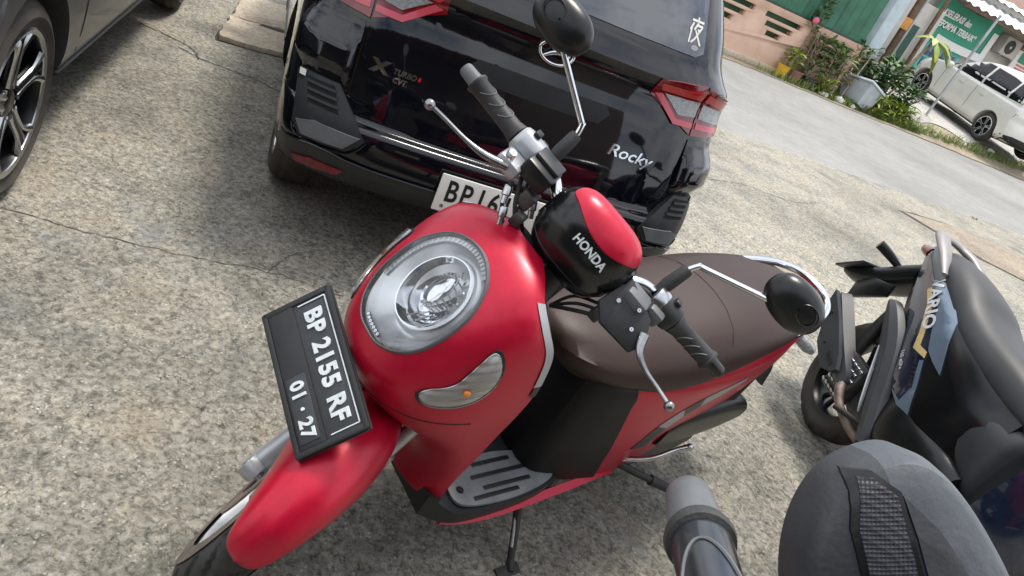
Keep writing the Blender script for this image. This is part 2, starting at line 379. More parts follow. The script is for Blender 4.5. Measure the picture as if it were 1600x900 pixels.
    bp = N('ShaderNodeBump'); bp.inputs['Strength'].default_value = 1.; bp.inputs['Distance'].default_value = .010; Lk(f1, bp.inputs['Height']); bp2 = N('ShaderNodeBump'); bp2.inputs['Strength'].default_value = .6; bp2.inputs['Distance'].default_value = .02; Lk(f2, bp2.inputs['Height']); Lk(bp.outputs[0], bp2.inputs['Normal']); Lk(bp2.outputs[0], b.inputs['Normal'])
    MATS['yard_concrete'] = m
yard_mat()
ground_mat('asphalt', [(.16, .16, .16), (.215, .215, .213), (.25, .25, .247), (.32, .32, .315)], 90, 5, .35, .25)
ground_mat('far_concrete', [(.22, .21, .20), (.32, .31, .30), (.40, .39, .37), (.50, .49, .47)], 30, 6, .6, .3)
ground_mat('slab_concrete', [(.30, .245, .185), (.47, .40, .31), (.58, .50, .40), (.70, .62, .52)], 40, 8, 2.5, .5)
ground_mat('patch_concrete', [(.13, .11, .09), (.22, .185, .15), (.28, .24, .195), (.36, .32, .27)], 30, 6, 2.2, .6)
ground_mat('soil', [(.10, .08, .055), (.20, .165, .115), (.30, .255, .19), (.42, .37, .29)], 26, 6, 1.1, .7)
mat('crack_dirt', (.055, .050, .042), .95, bump=.4, bscale=90)
mat('wall_peach', (.56, .37, .27), .85, bump=.3, bscale=40, col2=(.66, .45, .34), vscale=3)
mat('green_sheet', (.018, .10, .058), .45, .1, col2=(.045, .17, .10), vscale=2.2)
mat('green_dark', (.02, .07, .05), .6, var=.3, vscale=3)
mat('pale_blue', (.48, .56, .60), .8, var=.12, vscale=4)
mat('house_wall', (.46, .44, .40), .85, var=.14, vscale=2)
mat('shaded_porch_wall', (.16, .13, .10), .85, var=.2, vscale=2)  # wall colour darkened to stand for the shade under the porch
mat('banner_green', (.02, .26, .16), .55, var=.1, vscale=2)
mat('banner_white', (.74, .74, .72), .6)
mat('cyan_paint', (.06, .52, .44), .5, var=.12, vscale=5)
mat('blue_pane', (.012, .035, .10), .12, coat=.8)
mat('wood_post', (.12, .075, .045), .8, bump=.3, bscale=60, var=.35, vscale=8)
mat('orange_board', (.62, .26, .05), .6, var=.12, vscale=6)
mat('red_board', (.60, .14, .10), .6, var=.1, vscale=6)
mat('zinc', (.40, .41, .42), .5, .4, var=.18, vscale=4)
mat('rust_roof', (.22, .13, .10), .8, var=.3, vscale=4)
mat('pot_yellow', (.72, .42, .03), .5, var=.1, vscale=12)
mat('pot_brown', (.26, .13, .10), .7, var=.2, vscale=12)
mat('pot_dark', (.06, .055, .05), .7, var=.2, vscale=12)
mat('tub_grey', (.36, .39, .41), .5, var=.12, vscale=6)
mat('bark', (.30, .25, .18), .9, bump=.5, bscale=40, var=.3, vscale=10)
mat('leaf_mid', (.06, .13, .025), .5, var=.4, vscale=4, trans=.0)
mat('leaf_dark', (.030, .075, .020), .5, var=.4, vscale=4)
mat('leaf_bright', (.16, .26, .030), .45, col2=(.30, .30, .04), vscale=3)
mat('leaf_dry', (.26, .20, .10), .7, var=.35, vscale=5)
mat('grass', (.09, .17, .03), .6, col2=(.20, .24, .06), vscale=2)
mat('flower_pink', (.62, .12, .20), .6)
mat('stone_white', (.58, .57, .54), .8, var=.15, vscale=9)

def sm(a, b, x): t = np.clip((x-a)/(b-a), 0, 1); return t*t*(3-2*t)
def terr(x, y):
    k = sm(12.6, 14.6, x); return k*(.32*sm(10.75, 11.7, y)+.08*np.maximum(0, y-11.6)) - .004*(1-k)
def sheet(name, x0, x1, y0, y1, nx, ny, fz, m, edge=None):
    P = [[(x, y, fz(x, y)) for y in np.linspace(y0, y1, ny)] for x in np.linspace(x0, x1, nx)]
    if edge: P = [[edge(p, j, ny) for j, p in enumerate(row)] for row in P]
    return struct(MB().grid(P).build(name, m))
_er = np.random.default_rng(3).normal(0, 1, 900)
def rough_edge(which, amp):
    def f(p, j, ny):
        if j == (ny-1 if which == 'far' else 0):
            i = int((p[0]+60)*5) % 880; return (p[0], p[1]+amp*(_er[i]*.5+_er[i+1]*.3+_er[i//7]*.9), p[2])
        return p
    return f
sheet('ground', -300, 300, -300, 300, 2, 2, lambda x, y: -.06, 'soil')
YARD = sheet('yard', -12, 26, -14, 4.5, 380, 4, lambda x, y: 0., 'yard_concrete', rough_edge('far', .035))
sheet('road', -60, 60, 4.2, 10.75, 241, 3, lambda x, y: -.014, 'asphalt')
VERGE = sheet('verge', -20, 60, 10.45, 40, 400, 60, terr, 'soil', rough_edge('near', .06))
# driveway under the white car, conforming to the slope
G = [[(x, y, terr(x, y)+.012) for y in np.linspace(11.25+.25*abs(math.sin(x*1.7)), 17.5, 40)] for x in np.linspace(13.9, 30, 80)]
struct(MB().grid(G).build('driveway', 'far_concrete'))
# cracks and slab joint in the yard
def crack(pts, wd, name='crack'):
    P = catmull([(*p, 0) for p in pts], 60); P[:, :2] += RNG.normal(0, .004, (60, 2)); T = np.gradient(P, axis=0); T /= np.linalg.norm(T, axis=1)[:, None]; Nn = np.c_[-T[:, 1], T[:, 0], T[:, 2]*0]
    ww = wd*(.35+.65*np.abs(RNG.normal(.6, .35, 60)))[:, None]
    G = np.stack([P-Nn*ww, P+Nn*ww], 1); G[..., 2] = .0022
    o = MB().grid(G).build(name, 'crack_dirt', YARD); return o
crack([(-2.4, .23), (-1.49, .141), (-1.3, .10), (-1.125, .077), (-.9, .055), (-.70, .052), (-.45, -.02)], .0022)
crack([(-.70, .052), (-.66, .12), (-.60, .2), (-.5, .26)], .0016)
crack([(2.9, 2.6), (3.4, 2.75), (3.9, 2.7), (4.5, 2.95)], .004)
crack([(-1.05, 2.05), (-.92, 1.96), (-.70, 1.90), (-.45, 1.75)], .005)
crack([(-1.25, 2.25), (-1.0, 2.1), (-.95, 1.95)], .006)
# drain cover slabs, lying a little proud
def slab(pts, z, name, m, label, cat):
    r = empty(name, label, cat); cen = A_(pts).mean(0); e = []
    for i in range(len(pts)):
        a, b = A_(pts[i]), A_(pts[(i+1) % len(pts)])
        for t in np.linspace(0, 1, 7)[:-1]: e.append(tuple(a+(b-a)*t+RNG.normal(0, .009, 2)))
    MB().prism(e, (0, 0, .001), (1, 0, 0), (0, 1, 0), (0, 0, 1), z, .004).build('slab', m, r)
    MB().prism([tuple(cen+(A_(q)-cen)*1.05+RNG.normal(0, .012, 2)) for q in e], (0, 0, .0005), (1, 0, 0), (0, 1, 0), (0, 0, 1), .003).build('dirt_edge', 'crack_dirt', r); return r
s1 = slab([(-.86, 2.34), (-.18, 2.40), (-.14, 2.86), (-.79, 2.80)], .030, 'drain_slab', 'slab_concrete', 'tan concrete drain slab behind the left rear of the black SUV', 'slab')
MB().prism([(-.62, 2.78), (-.50, 2.77), (-.42, 2.80), (-.5, 2.83), (-.6, 2.82)], (0, 0, .0315), (1, 0, 0), (0, 1, 0), (0, 0, 1), .001).build('chip', 'crack_dirt', s1)
slab([(-.79, 2.815), (-.14, 2.875), (-.08, 3.5), (-.68, 3.42)], .030, 'drain_slab', 'slab_concrete', 'farther tan drain slab at the top left, beyond the nearer one', 'slab')
slab([(6.35, 3.60), (6.75, 2.75), (7.3, 2.35), (9.5, 1.9), (10.5, 2.5), (8.8, 3.2), (7.4, 3.7)], .008, 'drain_slab', 'patch_concrete', 'broken brown concrete patch by the road edge at the right', 'slab')

# ---------------- plants ----------------
def leaf_plant(root, c, n, hgt, spread, ll, lw, m, name='foliage', up=.6, seed=0, base=.0, curl=.5, stems=0):
    r = np.random.default_rng(seed); mb = MB(); c = A_(c, float)
    for k in range(n):
        a = r.uniform(0, 2*math.pi); q = r.uniform(0, 1)**.6; p = c+A_([math.cos(a)*spread*q*r.uniform(.2, 1), math.sin(a)*spread*q*r.uniform(.2, 1), base+hgt*r.uniform(0, 1)])
        d = unit(A_([math.cos(a)+r.normal(0, .5), math.sin(a)+r.normal(0, .5), up+r.normal(0, .35)])); L_ = ll*r.uniform(.6, 1.25); s = unit(np.cross(d, A_([0, 0, 1.])+r.normal(0, .3, 3)))*lw*r.uniform(.7, 1.2)
        dn = A_([0, 0, -1.])*L_*curl
        a1, a2, a3 = p+d*L_*.35, p+d*L_*.7+dn*.22, p+d*L_+dn*.6
        mb.add([p-s*.25, p+s*.25, a1-s, a1+s, a2-s*.75, a2+s*.75, a3], [(0, 1, 3, 2), (2, 3, 5, 4), (4, 5, 6)])
    o = mb.build(name, m, root, 60, recalc=False); return o
def grass_mb(mb, pts, h, r):
    for x, y, z in pts:
        for k in range(5):
            a = r.uniform(0, 6.28); L_ = h*r.uniform(.5, 1.3); d = A_([math.cos(a)*.5, math.sin(a)*.5, 1.]); s = A_([-math.sin(a), math.cos(a), 0])*.007; p = A_([x+r.normal(0, .03), y+r.normal(0, .03), z])
            mb.add([p-s, p+s, p+d*L_*.6-s*.7, p+d*L_*.6+s*.7, p+d*L_+A_([math.cos(a), math.sin(a), -.3])*L_*.3], [(0, 1, 3, 2), (2, 3, 4)])
r_ = np.random.default_rng(11); g = MB(); pts = []
for k in range(2200):
    x = r_.uniform(11.9, 14.4); y = 10.75+abs(r_.normal(0, .35)); pts.append((x, y, terr(x, y)))
for k in range(420):
    x = r_.uniform(14.0, 24); y = 10.9+abs(r_.normal(0, .14))+.04*(x-14); pts.append((x, y, terr(x, y)))
for k in range(60):
    x = r_.uniform(9.4, 12); y = 10.62+abs(r_.normal(0, .12)); pts.append((x, y, terr(x, y)))
grass_mb(g, pts, .16, r_)
go = g.build('grass', 'grass', None, 0, recalc=False); go['kind'] = 'stuff'; go['label'] = 'green grass tufts along the far road verge'; go['category'] = 'grass'
g = MB()
grass_mb(g, [(x, 4.5+r_.normal(0, .03), 0) for x in r_.uniform(5.2, 12, 5)]+[(8.3+r_.normal(0, .18), 2.3+r_.normal(0, .10), 0) for k in range(50)], .035, r_)
go = g.build('grass', 'grass', None, 0, recalc=False); go['kind'] = 'stuff'; go['label'] = 'small weeds in the yard edge by the road'; go['category'] = 'grass'

# ---------------- terrace wall with stepped slots, green sheet fence ----------------
wr = empty('garden_wall', 'peach rendered wall with stepped slots across the road', 'wall')
wall = MB().box((8.75, 11.38, .58), (6.6, .16, 1.16), None, .0).build('wall', 'wall_peach', wr, 30)
cut = MB()
for x0 in (8.05, 9.35, 10.85, 6.6):
    for k, (z, dx0, dx1) in enumerate(((.965, 0, 1.0), (.80, .10, .84), (.635, .22, .62))):
        cut.box((x0+(dx0+dx1)/2, 11.38, z), (dx1-dx0, .5, .105))
c_ = cut.build('cutter', 'wall_peach'); md = wall.modifiers.new('b', 'BOOLEAN'); md.object = c_; md.solver = 'EXACT'; wall.parent = None
bpy.context.view_layer.update(); me = bpy.data.meshes.new_from_object(wall.evaluated_get(bpy.context.evaluated_depsgraph_get())); wall.modifiers.clear(); wall.data = me; wall.parent = wr; bpy.data.objects.remove(c_)
MB().box((8.75, 11.34, .04), (6.6, .30, .10), None, .01).build('plinth', 'slab_concrete', wr)
MB().box((8.75, 11.60, .60), (6.6, .03, 1.1), None, 0).build('backing_sheet', 'green_sheet', wr)
fr_ = empty('sheet_fence', 'green sheet metal fence standing on top of the peach wall', 'fence')
for k in range(7):
    x0 = 5.6+.92*k; P = []
    for i in range(41):
        x = x0+.905*i/40; P.append([(x, 11.36-.012*(1 if (i//2) % 5 == 0 else 0), z) for z in (1.19, 1.8, 2.9)])
    MB().grid(P).build('fence_panel', 'green_sheet', fr_, 20)
    MB().box((x0-.01, 11.42, 2.0), (.05, .05, 1.7)).build('fence_post', 'green_dark', fr_)
for z in (1.185, 2.93): MB().box((8.8, 11.385, z), (6.5, .07, .05), None, .005).build('fence_rail', 'green_dark', fr_)
# pillars, posts
def pillar(x, y, w_, h, m, label, cap=None):
    r = empty('gate_pillar', label, 'pillar', (x, y, float(terr(x, y))))
    MB().box((0, 0, h/2-.2), (w_, w_, h+.4), None, .02).build('shaft', m, r); MB().box((0, 0, h*.42), (w_*1.12, w_*1.12, .08), None, .01).build('band', 'zinc', r); MB().box((0, 0, h), (w_*1.2, w_*1.2, .08), None, .01).build('cap', cap or m, r)
pillar(12.62, 11.75, .34, 2.5, 'pale_blue', 'pale blue gate pillar right of the green sheet fence')
pillar(13.35, 12.2, .22, 2.6, 'house_wall', 'narrow grey pillar between the pale blue pillar and the brown post')
r = empty('wooden_post', 'brown wooden post with an orange board on it', 'post', (14.05, 12.6, float(terr(14.05, 12.6))))
MB().box((0, 0, 1.6), (.16, .16, 3.6), None, .01).build('shaft', 'wood_post', r); MB().box((-.12, -.10, 1.62), (.34, .03, .26), None, .004).build('board', 'orange_board', r); MB().tube([(.2, .05, -.2), (.26, .05, 3.0)], .04, 8).build('pipe', 'zinc', r)
r = empty('steel_pole', 'thin dark green steel pole standing in front of the white car', 'pole', (15.68, 11.98, float(terr(15.68, 11.98))))
MB().tube([(0, 0, -.1), (.10, 0, 1.5), (.19, 0, 2.6)], .032, 10).build('shaft', 'zinc', r); MB().lathe([(.001, .02), (.09, .02), (.09, 0)], (0, 0, 0), (0, 0, 1), 16).build('foot', 'zinc', r)
# ---------------- house with banner ----------------
hs = empty('house', 'pale house with turquoise window behind the white car', 'house', (0, 0, 0))
MB().box((24, 18.6, 1.9), (13, 2.0, 3.9), None, .02).build('wall', 'house_wall', hs)
MB().box((24, 17.45, .55), (13, .5, .14), None, .01).build('step', 'slab_concrete', hs)
P = []
for i in range(121):
    x = 19.5+10.*i/120; zz = .035*math.sin(i*1.25); P.append([(x, 16.3, 3.30+zz), (x, 17.0, 3.50+zz), (x, 18.4, 3.95+zz)])
MB().grid(P).build('awning', 'zinc', hs, 60)
MB().box((24.6, 16.38, 3.22), (10, .10, .10), None, .01).build('awning_beam', 'wood_post', hs)
for x in (18.9, 26.6): MB().box((x, 16.4, 1.9), (.10, .10, 2.7), None, .01).build('awning_post', 'wood_post', hs)
P = [[(x, y, 3.95+.5*(y-17.4)+.02*math.sin(x*9)) for y in (17.4, 19.8)] for x in np.linspace(18, 31, 120)]
MB().grid(P).build('roof', 'rust_roof', hs, 60)
wn = MB().box((21.2, 17.56, 1.55), (1.6, .10, .95), None, .008).build('window', 'cyan_paint', hs)
for k in range(3):
    x0 = 20.47+.50*k
    for i in range(2):
        for j in range(2): MB().box((x0+.125+.21*i, 17.50, 1.35+.37*j), (.17, .03, .30), None, .003).build('pane', 'blue_pane', wn)
MB().box((24.9, 17.57, 1.45), (.95, .06, 2.0), None, .006).build('door', 'green_dark', hs)
bn = empty('banner', 'green banner with white slogan lettering above the turquoise window', 'banner', (0, 0, 0))
P = [[(x, 17.30+.03*math.sin(x*3.1)-.05*max(0, 2.6-z)*0, z+.03*math.sin(x*1.7)) for z in np.linspace(2.10, 3.25, 8)] for x in np.linspace(19.62, 22.75, 40)]
MB().grid(P).build('cloth', 'banner_green', bn, 60)
P = [[(x, 17.285+.03*math.sin(x*3.1), z+.03*math.sin(x*1.7)) for z in (2.02, 2.26)] for x in np.linspace(20.3, 22.75, 30)]
MB().grid(P).build('lower_strip', 'banner_white', bn, 60)
P = [[(x, 17.28+.03*math.sin(x*3.1), z) for z in (2.2, 3.0)] for x in np.linspace(22.45, 22.73, 6)]
MB().grid(P).build('side_strip', 'banner_white', bn, 60)
text_mb('AKSELERASI dan', .27, (20.55, 17.255, 2.87), (1, 0, 0), (0, 0, 1), (0, -1, 0), .01, bold=.008, shear=.2, width=.80).build('slogan', 'banner_white', bn)
text_mb('"REFORMA TERBAIK"', .27, (20.80, 17.255, 2.55), (1, 0, 0), (0, 0, 1), (0, -1, 0), .01, bold=.008, shear=.2, width=.80).build('slogan', 'banner_white', bn)
ac = empty('air_conditioner', 'white outdoor air conditioner unit on the house wall under the awning', 'air conditioner', (23.45, 17.28, 2.84))
MB().box((0, .1, 0), (.80, .34, .58), None, .02).build('casing', 'house_wall', ac); MB().lathe([(.22, 0), (.22, .012), (.20, .014), (.001, .006)], (-.08, -.075, 0), (0, -1, 0), 28).build('fan_grille', 'ink_black', ac); MB().lathe([(.001, .02), (.05, .02), (.05, 0)], (-.08, -.085, 0), (0, -1, 0), 16).build('fan_hub', 'zinc', ac)
for s in (-.3, .3): MB().box((s, .1, -.31), (.04, .36, .04)).build('bracket', 'zinc', ac)
sb = empty('shop_sign', 'red and white sign board at the right edge beside the air conditioner', 'sign', (25.0, 17.30, 2.62))
MB().box((0, 0, 0), (2.1, .05, .62), None, .006).build('board', 'banner_white', sb)
for k in range(4): MB().box((.1, -.03, -.24+.11*k), (1.8, .012, .055)).build('stripe', 'red_board', sb)
MB().box((-.62, -.034, .12), (.46, .012, .32)).build('picture', 'banner_green', sb); MB().box((-.5, -.0, .46), (.9, .05, .24), None, .006).build('header_board', 'orange_board', sb)
# neighbouring dark shed behind the fence, so that the street has a back
sh = empty('shed', 'dark green shed behind the sheet fence', 'shed'); MB().box((10.5, 15.2, 1.6), (8, 4, 3.4), None, .02).build('wall', 'green_dark', sh); MB().box((10.5, 15.2, 3.36), (8.6, 4.6, .08), None, .01).build('roof', 'zinc', sh)
mp_ = empty('market_panel', 'pale wall panel between the pillars and the house', 'panel'); MB().box((17.0, 16.6, 1.5), (4.6, .12, 2.6), None, .01).build('panel', 'house_wall', mp_)
for k in range(4): MB().box((15.4+.95*k, 16.52, 1.55), (.8, .04, 1.2), None, .004).build('shutter', ('pale_blue', 'zinc', 'pale_blue', 'green_dark')[k], mp_)
# ---------------- house behind the camera (it is what the black car mirrors) ----------------
hb_ = empty('house', 'low house behind the camera, mirrored in the black car, with an unseen porch roof added for shade', 'house')
MB().box((-4.5, -8.4, 2.1), (17, 2.2, 4.2), None, .02).build('wall', 'shaded_porch_wall', hb_)
P = [[(x, y, 2.9+.22*(-4.4-y)+.03*math.sin(x*22)) for y in (-4.4, -7.3)] for x in np.linspace(-12, 1.2, 180)]
MB().grid(P).build('added_shade_roof', 'rust_roof', hb_, 60)  # unseen roof, added to block sky light over the left of the yard
for x in (-11, -7.2, -3.2, 1.0): MB().box((x, -4.6, 1.45), (.14, .14, 3.0), None, .01).build('porch_post', 'wood_post', hb_)
for x in (-9, -5.2, 1.6):
    wn_ = MB().box((x, -7.27, 1.5), (1.5, .08, 1.2), None, .01).build('window', 'wood_post', hb_)
    for s in (-.36, .36): MB().box((x+s, -7.21, 1.5), (.62, .03, 1.0), None, .004).build('pane', 'dark_glass', wn_)
MB().box((-1.6, -7.27, 1.1), (1.0, .08, 2.2), None, .01).build('door', 'wood_post', hb_)
# ---------------- pots, tub, plants ----------------
def pot(x, y, rad, h, m, label, tilt=(0, 0, 0)):
    r = empty('flower_pot', label, 'pot', (x, y, float(terr(x, y))), tilt, 'pots in front of the peach wall')
    MB().lathe([(.001, 0), (rad*.75, 0), (rad, h*.9), (rad*1.1, h*.9), (rad*1.1, h), (rad*.95, h), (rad*.9, h*.85), (.001, h*.85)], (0, 0, 0), (0, 0, 1), 24).build('pot', m, r); MB().lathe([(.001, h*.86), (rad*.9, h*.86)], (0, 0, 0), (0, 0, 1), 16).build('soil', 'soil', r)
pot(10.25, 11.08, .13, .24, 'pot_yellow', 'small yellow flower pot in front of the peach wall')
pot(10.55, 11.02, .15, .24, 'pot_brown', 'brown clay pot next to the yellow pot')
pot(10.95, 11.0, .16, .20, 'pot_dark', 'low dark pot right of the brown pot')
tb = empty('water_tub', 'pale grey square plastic tub tipped on the verge', 'tub', (12.35, 10.98, .03), (R(-8), R(14), R(12)))
MB().loft([[(sx*w_, sy*w_, z) for sx, sy in ((-1, -1), (1, -1), (1, 1), (-1, 1))] for w_, z in ((.25, 0), (.33, .46), (.36, .47), (.36, .50), (.31, .50), (.24, .05))], 30, None, True, True).build('tub', 'tub_grey', tb, 30)
plants = [((10.35, 11.05, .22), 70, .35, .16, .22, .03, 'leaf_mid', 'bright spiky plant in the yellow pot', 'leaf_bright'), ((10.9, 11.12, .15), 150, .9, .32, .22, .028, 'leaf_mid', 'tall loose shrub before the peach wall', None), ((10.75, 11.2, .5), 90, .55, .25, .25, .02, 'leaf_dry', 'dry brown stems leaning on the peach wall', None),
          ((11.45, 11.15, .05), 190, .95, .34, .22, .03, 'leaf_mid', 'leafy shrub between the pots and the grey tub', None), ((11.9, 11.3, .3), 120, .8, .35, .28, .022, 'leaf_dry', 'dry twiggy bush behind the grey tub', None), ((11.3, 10.85, .0), 90, .35, .20, .18, .035, 'leaf_bright', 'low yellow-green plant at the road edge', None),
          ((12.9, 11.35, .1), 260, .85, .42, .26, .05, 'leaf_dark', 'dark broad-leaved bush right of the grey tub', None), ((13.5, 11.5, .15), 240, .9, .45, .26, .05, 'leaf_mid', 'green bush at the foot of the pale blue pillar', None), ((14.1, 11.35, .1), 200, .55, .40, .22, .035, 'leaf_mid', 'low bush at the foot of the leaning tree', None),
          ((12.95, 11.0, .0), 260, .42, .40, .20, .03, 'leaf_bright', 'bright yellow-green bush at the road edge right of the tub', None), ((13.75, 11.05, .0), 240, .38, .42, .22, .025, 'leaf_bright', 'bright grassy clump at the road edge before the leaning tree', None), ((12.3, 11.45, .4), 200, .8, .4, .2, .04, 'leaf_mid', 'tall green shrub behind the grey tub', None)]
for k, (c, n, h, sp_, ll, lw, m, lab, m2) in enumerate(plants):
    r = empty('shrub', lab, 'shrub', (c[0], c[1], float(terr(c[0], c[1]))), (0, 0, 0), 'shrubs on the far verge')
    leaf_plant(r, (0, 0, c[2]), n, h, sp_, ll, lw, m2 or m, seed=30+k)
    rr = np.random.default_rng(k); st_mb = None
    for q in range(5):
        a = rr.uniform(0, 6.28); MB().tube([(0.03*math.cos(a), .03*math.sin(a), 0), (sp_*.4*math.cos(a), sp_*.4*math.sin(a), (h+c[2])*.5), (sp_*.7*math.cos(a), sp_*.7*math.sin(a), (h+c[2])*.95)], [.014, .010, .005], 6).build('stem', 'bark', r)
r = empty('shrub', 'flowering climber with a pink bloom on the green fence', 'shrub', (10.55, 11.28, 1.0), (0, 0, 0), 'shrubs on the far verge')
leaf_plant(r, (0, 0, 0), 110, .75, .20, .17, .035, 'leaf_mid', seed=77); MB().ball((-.12, -.12, .22), (.08, .05, .07), 8, 10).build('flower', 'flower_pink', r); MB().tube([(0, 0, -.6), (.03, -.02, 0), (-.02, -.03, .7)], [.015, .012, .005], 6).build('stem', 'bark', r)
for k, (p0, p1) in enumerate((((11.9, 10.95, .05), (12.35, 11.25, 1.05)), ((11.6, 10.9, .05), (11.75, 11.2, .7)))):
    r = empty('wooden_stick', ('long pale stick leaning over the shrubs', 'short pale stick leaning beside the long one')[k], 'stick', p0); MB().tube([(0, 0, 0), A_(p1)-A_(p0)], [.022, .016], 8).build('stick', 'bark', r)
tr = empty('young_tree', 'young leaning tree with yellow-green drooping leaves in front of the banner', 'tree', (13.55, 11.55, float(terr(13.55, 11.55))))
MB().tube([(-.15, -.1, -.05), (.0, 0, .45), (.22, 0, 1.0), (.42, .02, 1.5), (.5, .02, 1.75)], [.055, .05, .042, .035, .025], 10, 24).build('trunk', 'bark', tr)
def palm_leaf(mb, p, d, L_, w_, droop):
    rows = []; up = A_([0, 0, 1.]); s = unit(np.cross(d, up))
    for t in np.linspace(0, 1, 9):
        c = A_(p)+A_(d)*L_*t+up*(-droop*L_*t*t); ww = w_*(math.sin(math.pi*min(1, t*.92+.06)))**.7; rows.append([c-s*ww-up*ww*.3, c, c+s*ww-up*ww*.3])
    mb.grid(rows)
for k, (d, L_, dr_) in enumerate((((.8, -.1, .25), .75, .8), ((-.5, -.5, .45), .6, .7), ((.3, -.7, .35), .7, .9), ((.9, .3, .1), .8, .9), ((-.8, .1, .4), .55, .6), ((.1, .6, .5), .6, .7), ((.6, -.5, .6), .7, .9), ((-.2, -.7, .1), .5, .9))):
    m = MB(); palm_leaf(m, (.5, .02, 1.72), unit(d), L_, .085, dr_); m.build('leaf', 'leaf_bright', tr, 60, recalc=False)
for k, (x, y, s) in enumerate(((11.25, 10.72, .07), (11.75, 10.75, .09), (12.1, 10.7, .06), (15.2, 11.05, .05), (16.4, 11.15, .06), (17.6, 11.3, .07))):
    r_ = np.random.default_rng(k); mb = MB().ball((0, 0, s*.5), (s*1.5, s, s*.7), 6, 9); mb.map(lambda v: v*(1+.25*math.sin(v[0]*60+v[1]*40+k)))
    o = mb.build('stone', 'stone_white', None, 25); o.location = (x, y, float(terr(x, y))); tag(o, ('small white stone by the pots', 'larger white stone beside the grey tub', 'flat white stone at the tub foot', 'white pebble at the driveway edge', 'white rubble piece behind the white car', 'white rubble piece at the far right verge')[k], 'stone', 'white stones on the verge')

# =====================================================================
# red scooter (local: x forward from the rear axle, y to its left, z up; it leans on its side stand, bars turned left)
# =====================================================================
SC_STEER = .5799
_sa = A_([-math.sin(R(26.5)), 0, math.cos(R(26.5))]); _so = A_([1.17, 0, .24])
def STEER(P, st=SC_STEER):
    d = np.atleast_2d(A_(P, float))-_so; c, s = math.cos(st), math.sin(st)
    return _so+d*c+np.cross(_sa, d)*s+np.outer(d@_sa, _sa)*(1-c)
def wheel(root, c, Ro, Rr, hw, f=None, spokes=5, tread=0, rim='alloy', tyre='rubber', axis=(0, 1, 0), seg=96, hub=.05, twin=True):
    x, y, d = frame_axes(axis); c = A_(c, float)
    wh = MB(f)
    wh.lathe([(Rr+.004, -hw*.78), (Rr+.008, -hw*.86), (Rr-.004, -hw*.88), (Rr-.012, -hw*.7), (Rr-.02, -hw*.3), (Rr-.02, hw*.3), (Rr-.012, hw*.7), (Rr-.004, hw*.88), (Rr+.008, hw*.86), (Rr+.004, hw*.78)], c, axis, 56)
    wh.lathe([(.001, -hw*.9), (hub*.8, -hw*.9), (hub, -hw*.7), (hub, hw*.7), (hub*.8, hw*.9), (.001, hw*.9)], c, axis, 28)
    for k in range(spokes):
        for dv in ((-.16, .16) if twin else (0,)):
            a0 = 2*math.pi*k/spokes; a = a0+dv
            p0 = c+(hub*.8)*(math.cos(a0)*x+math.sin(a0)*y); p1 = c+(Rr-.012)*(math.cos(a)*x+math.sin(a)*y)
            wh.tube([p0, (p0+p1)/2, p1], [.013, .010, .012], 8)
    t = tyre_mb(c, axis, Ro, Rr, hw, seg, tread, f=f)
    o = wh.build('wheel', rim, root); t.build('tyre', tyre, o, smooth=50); return o

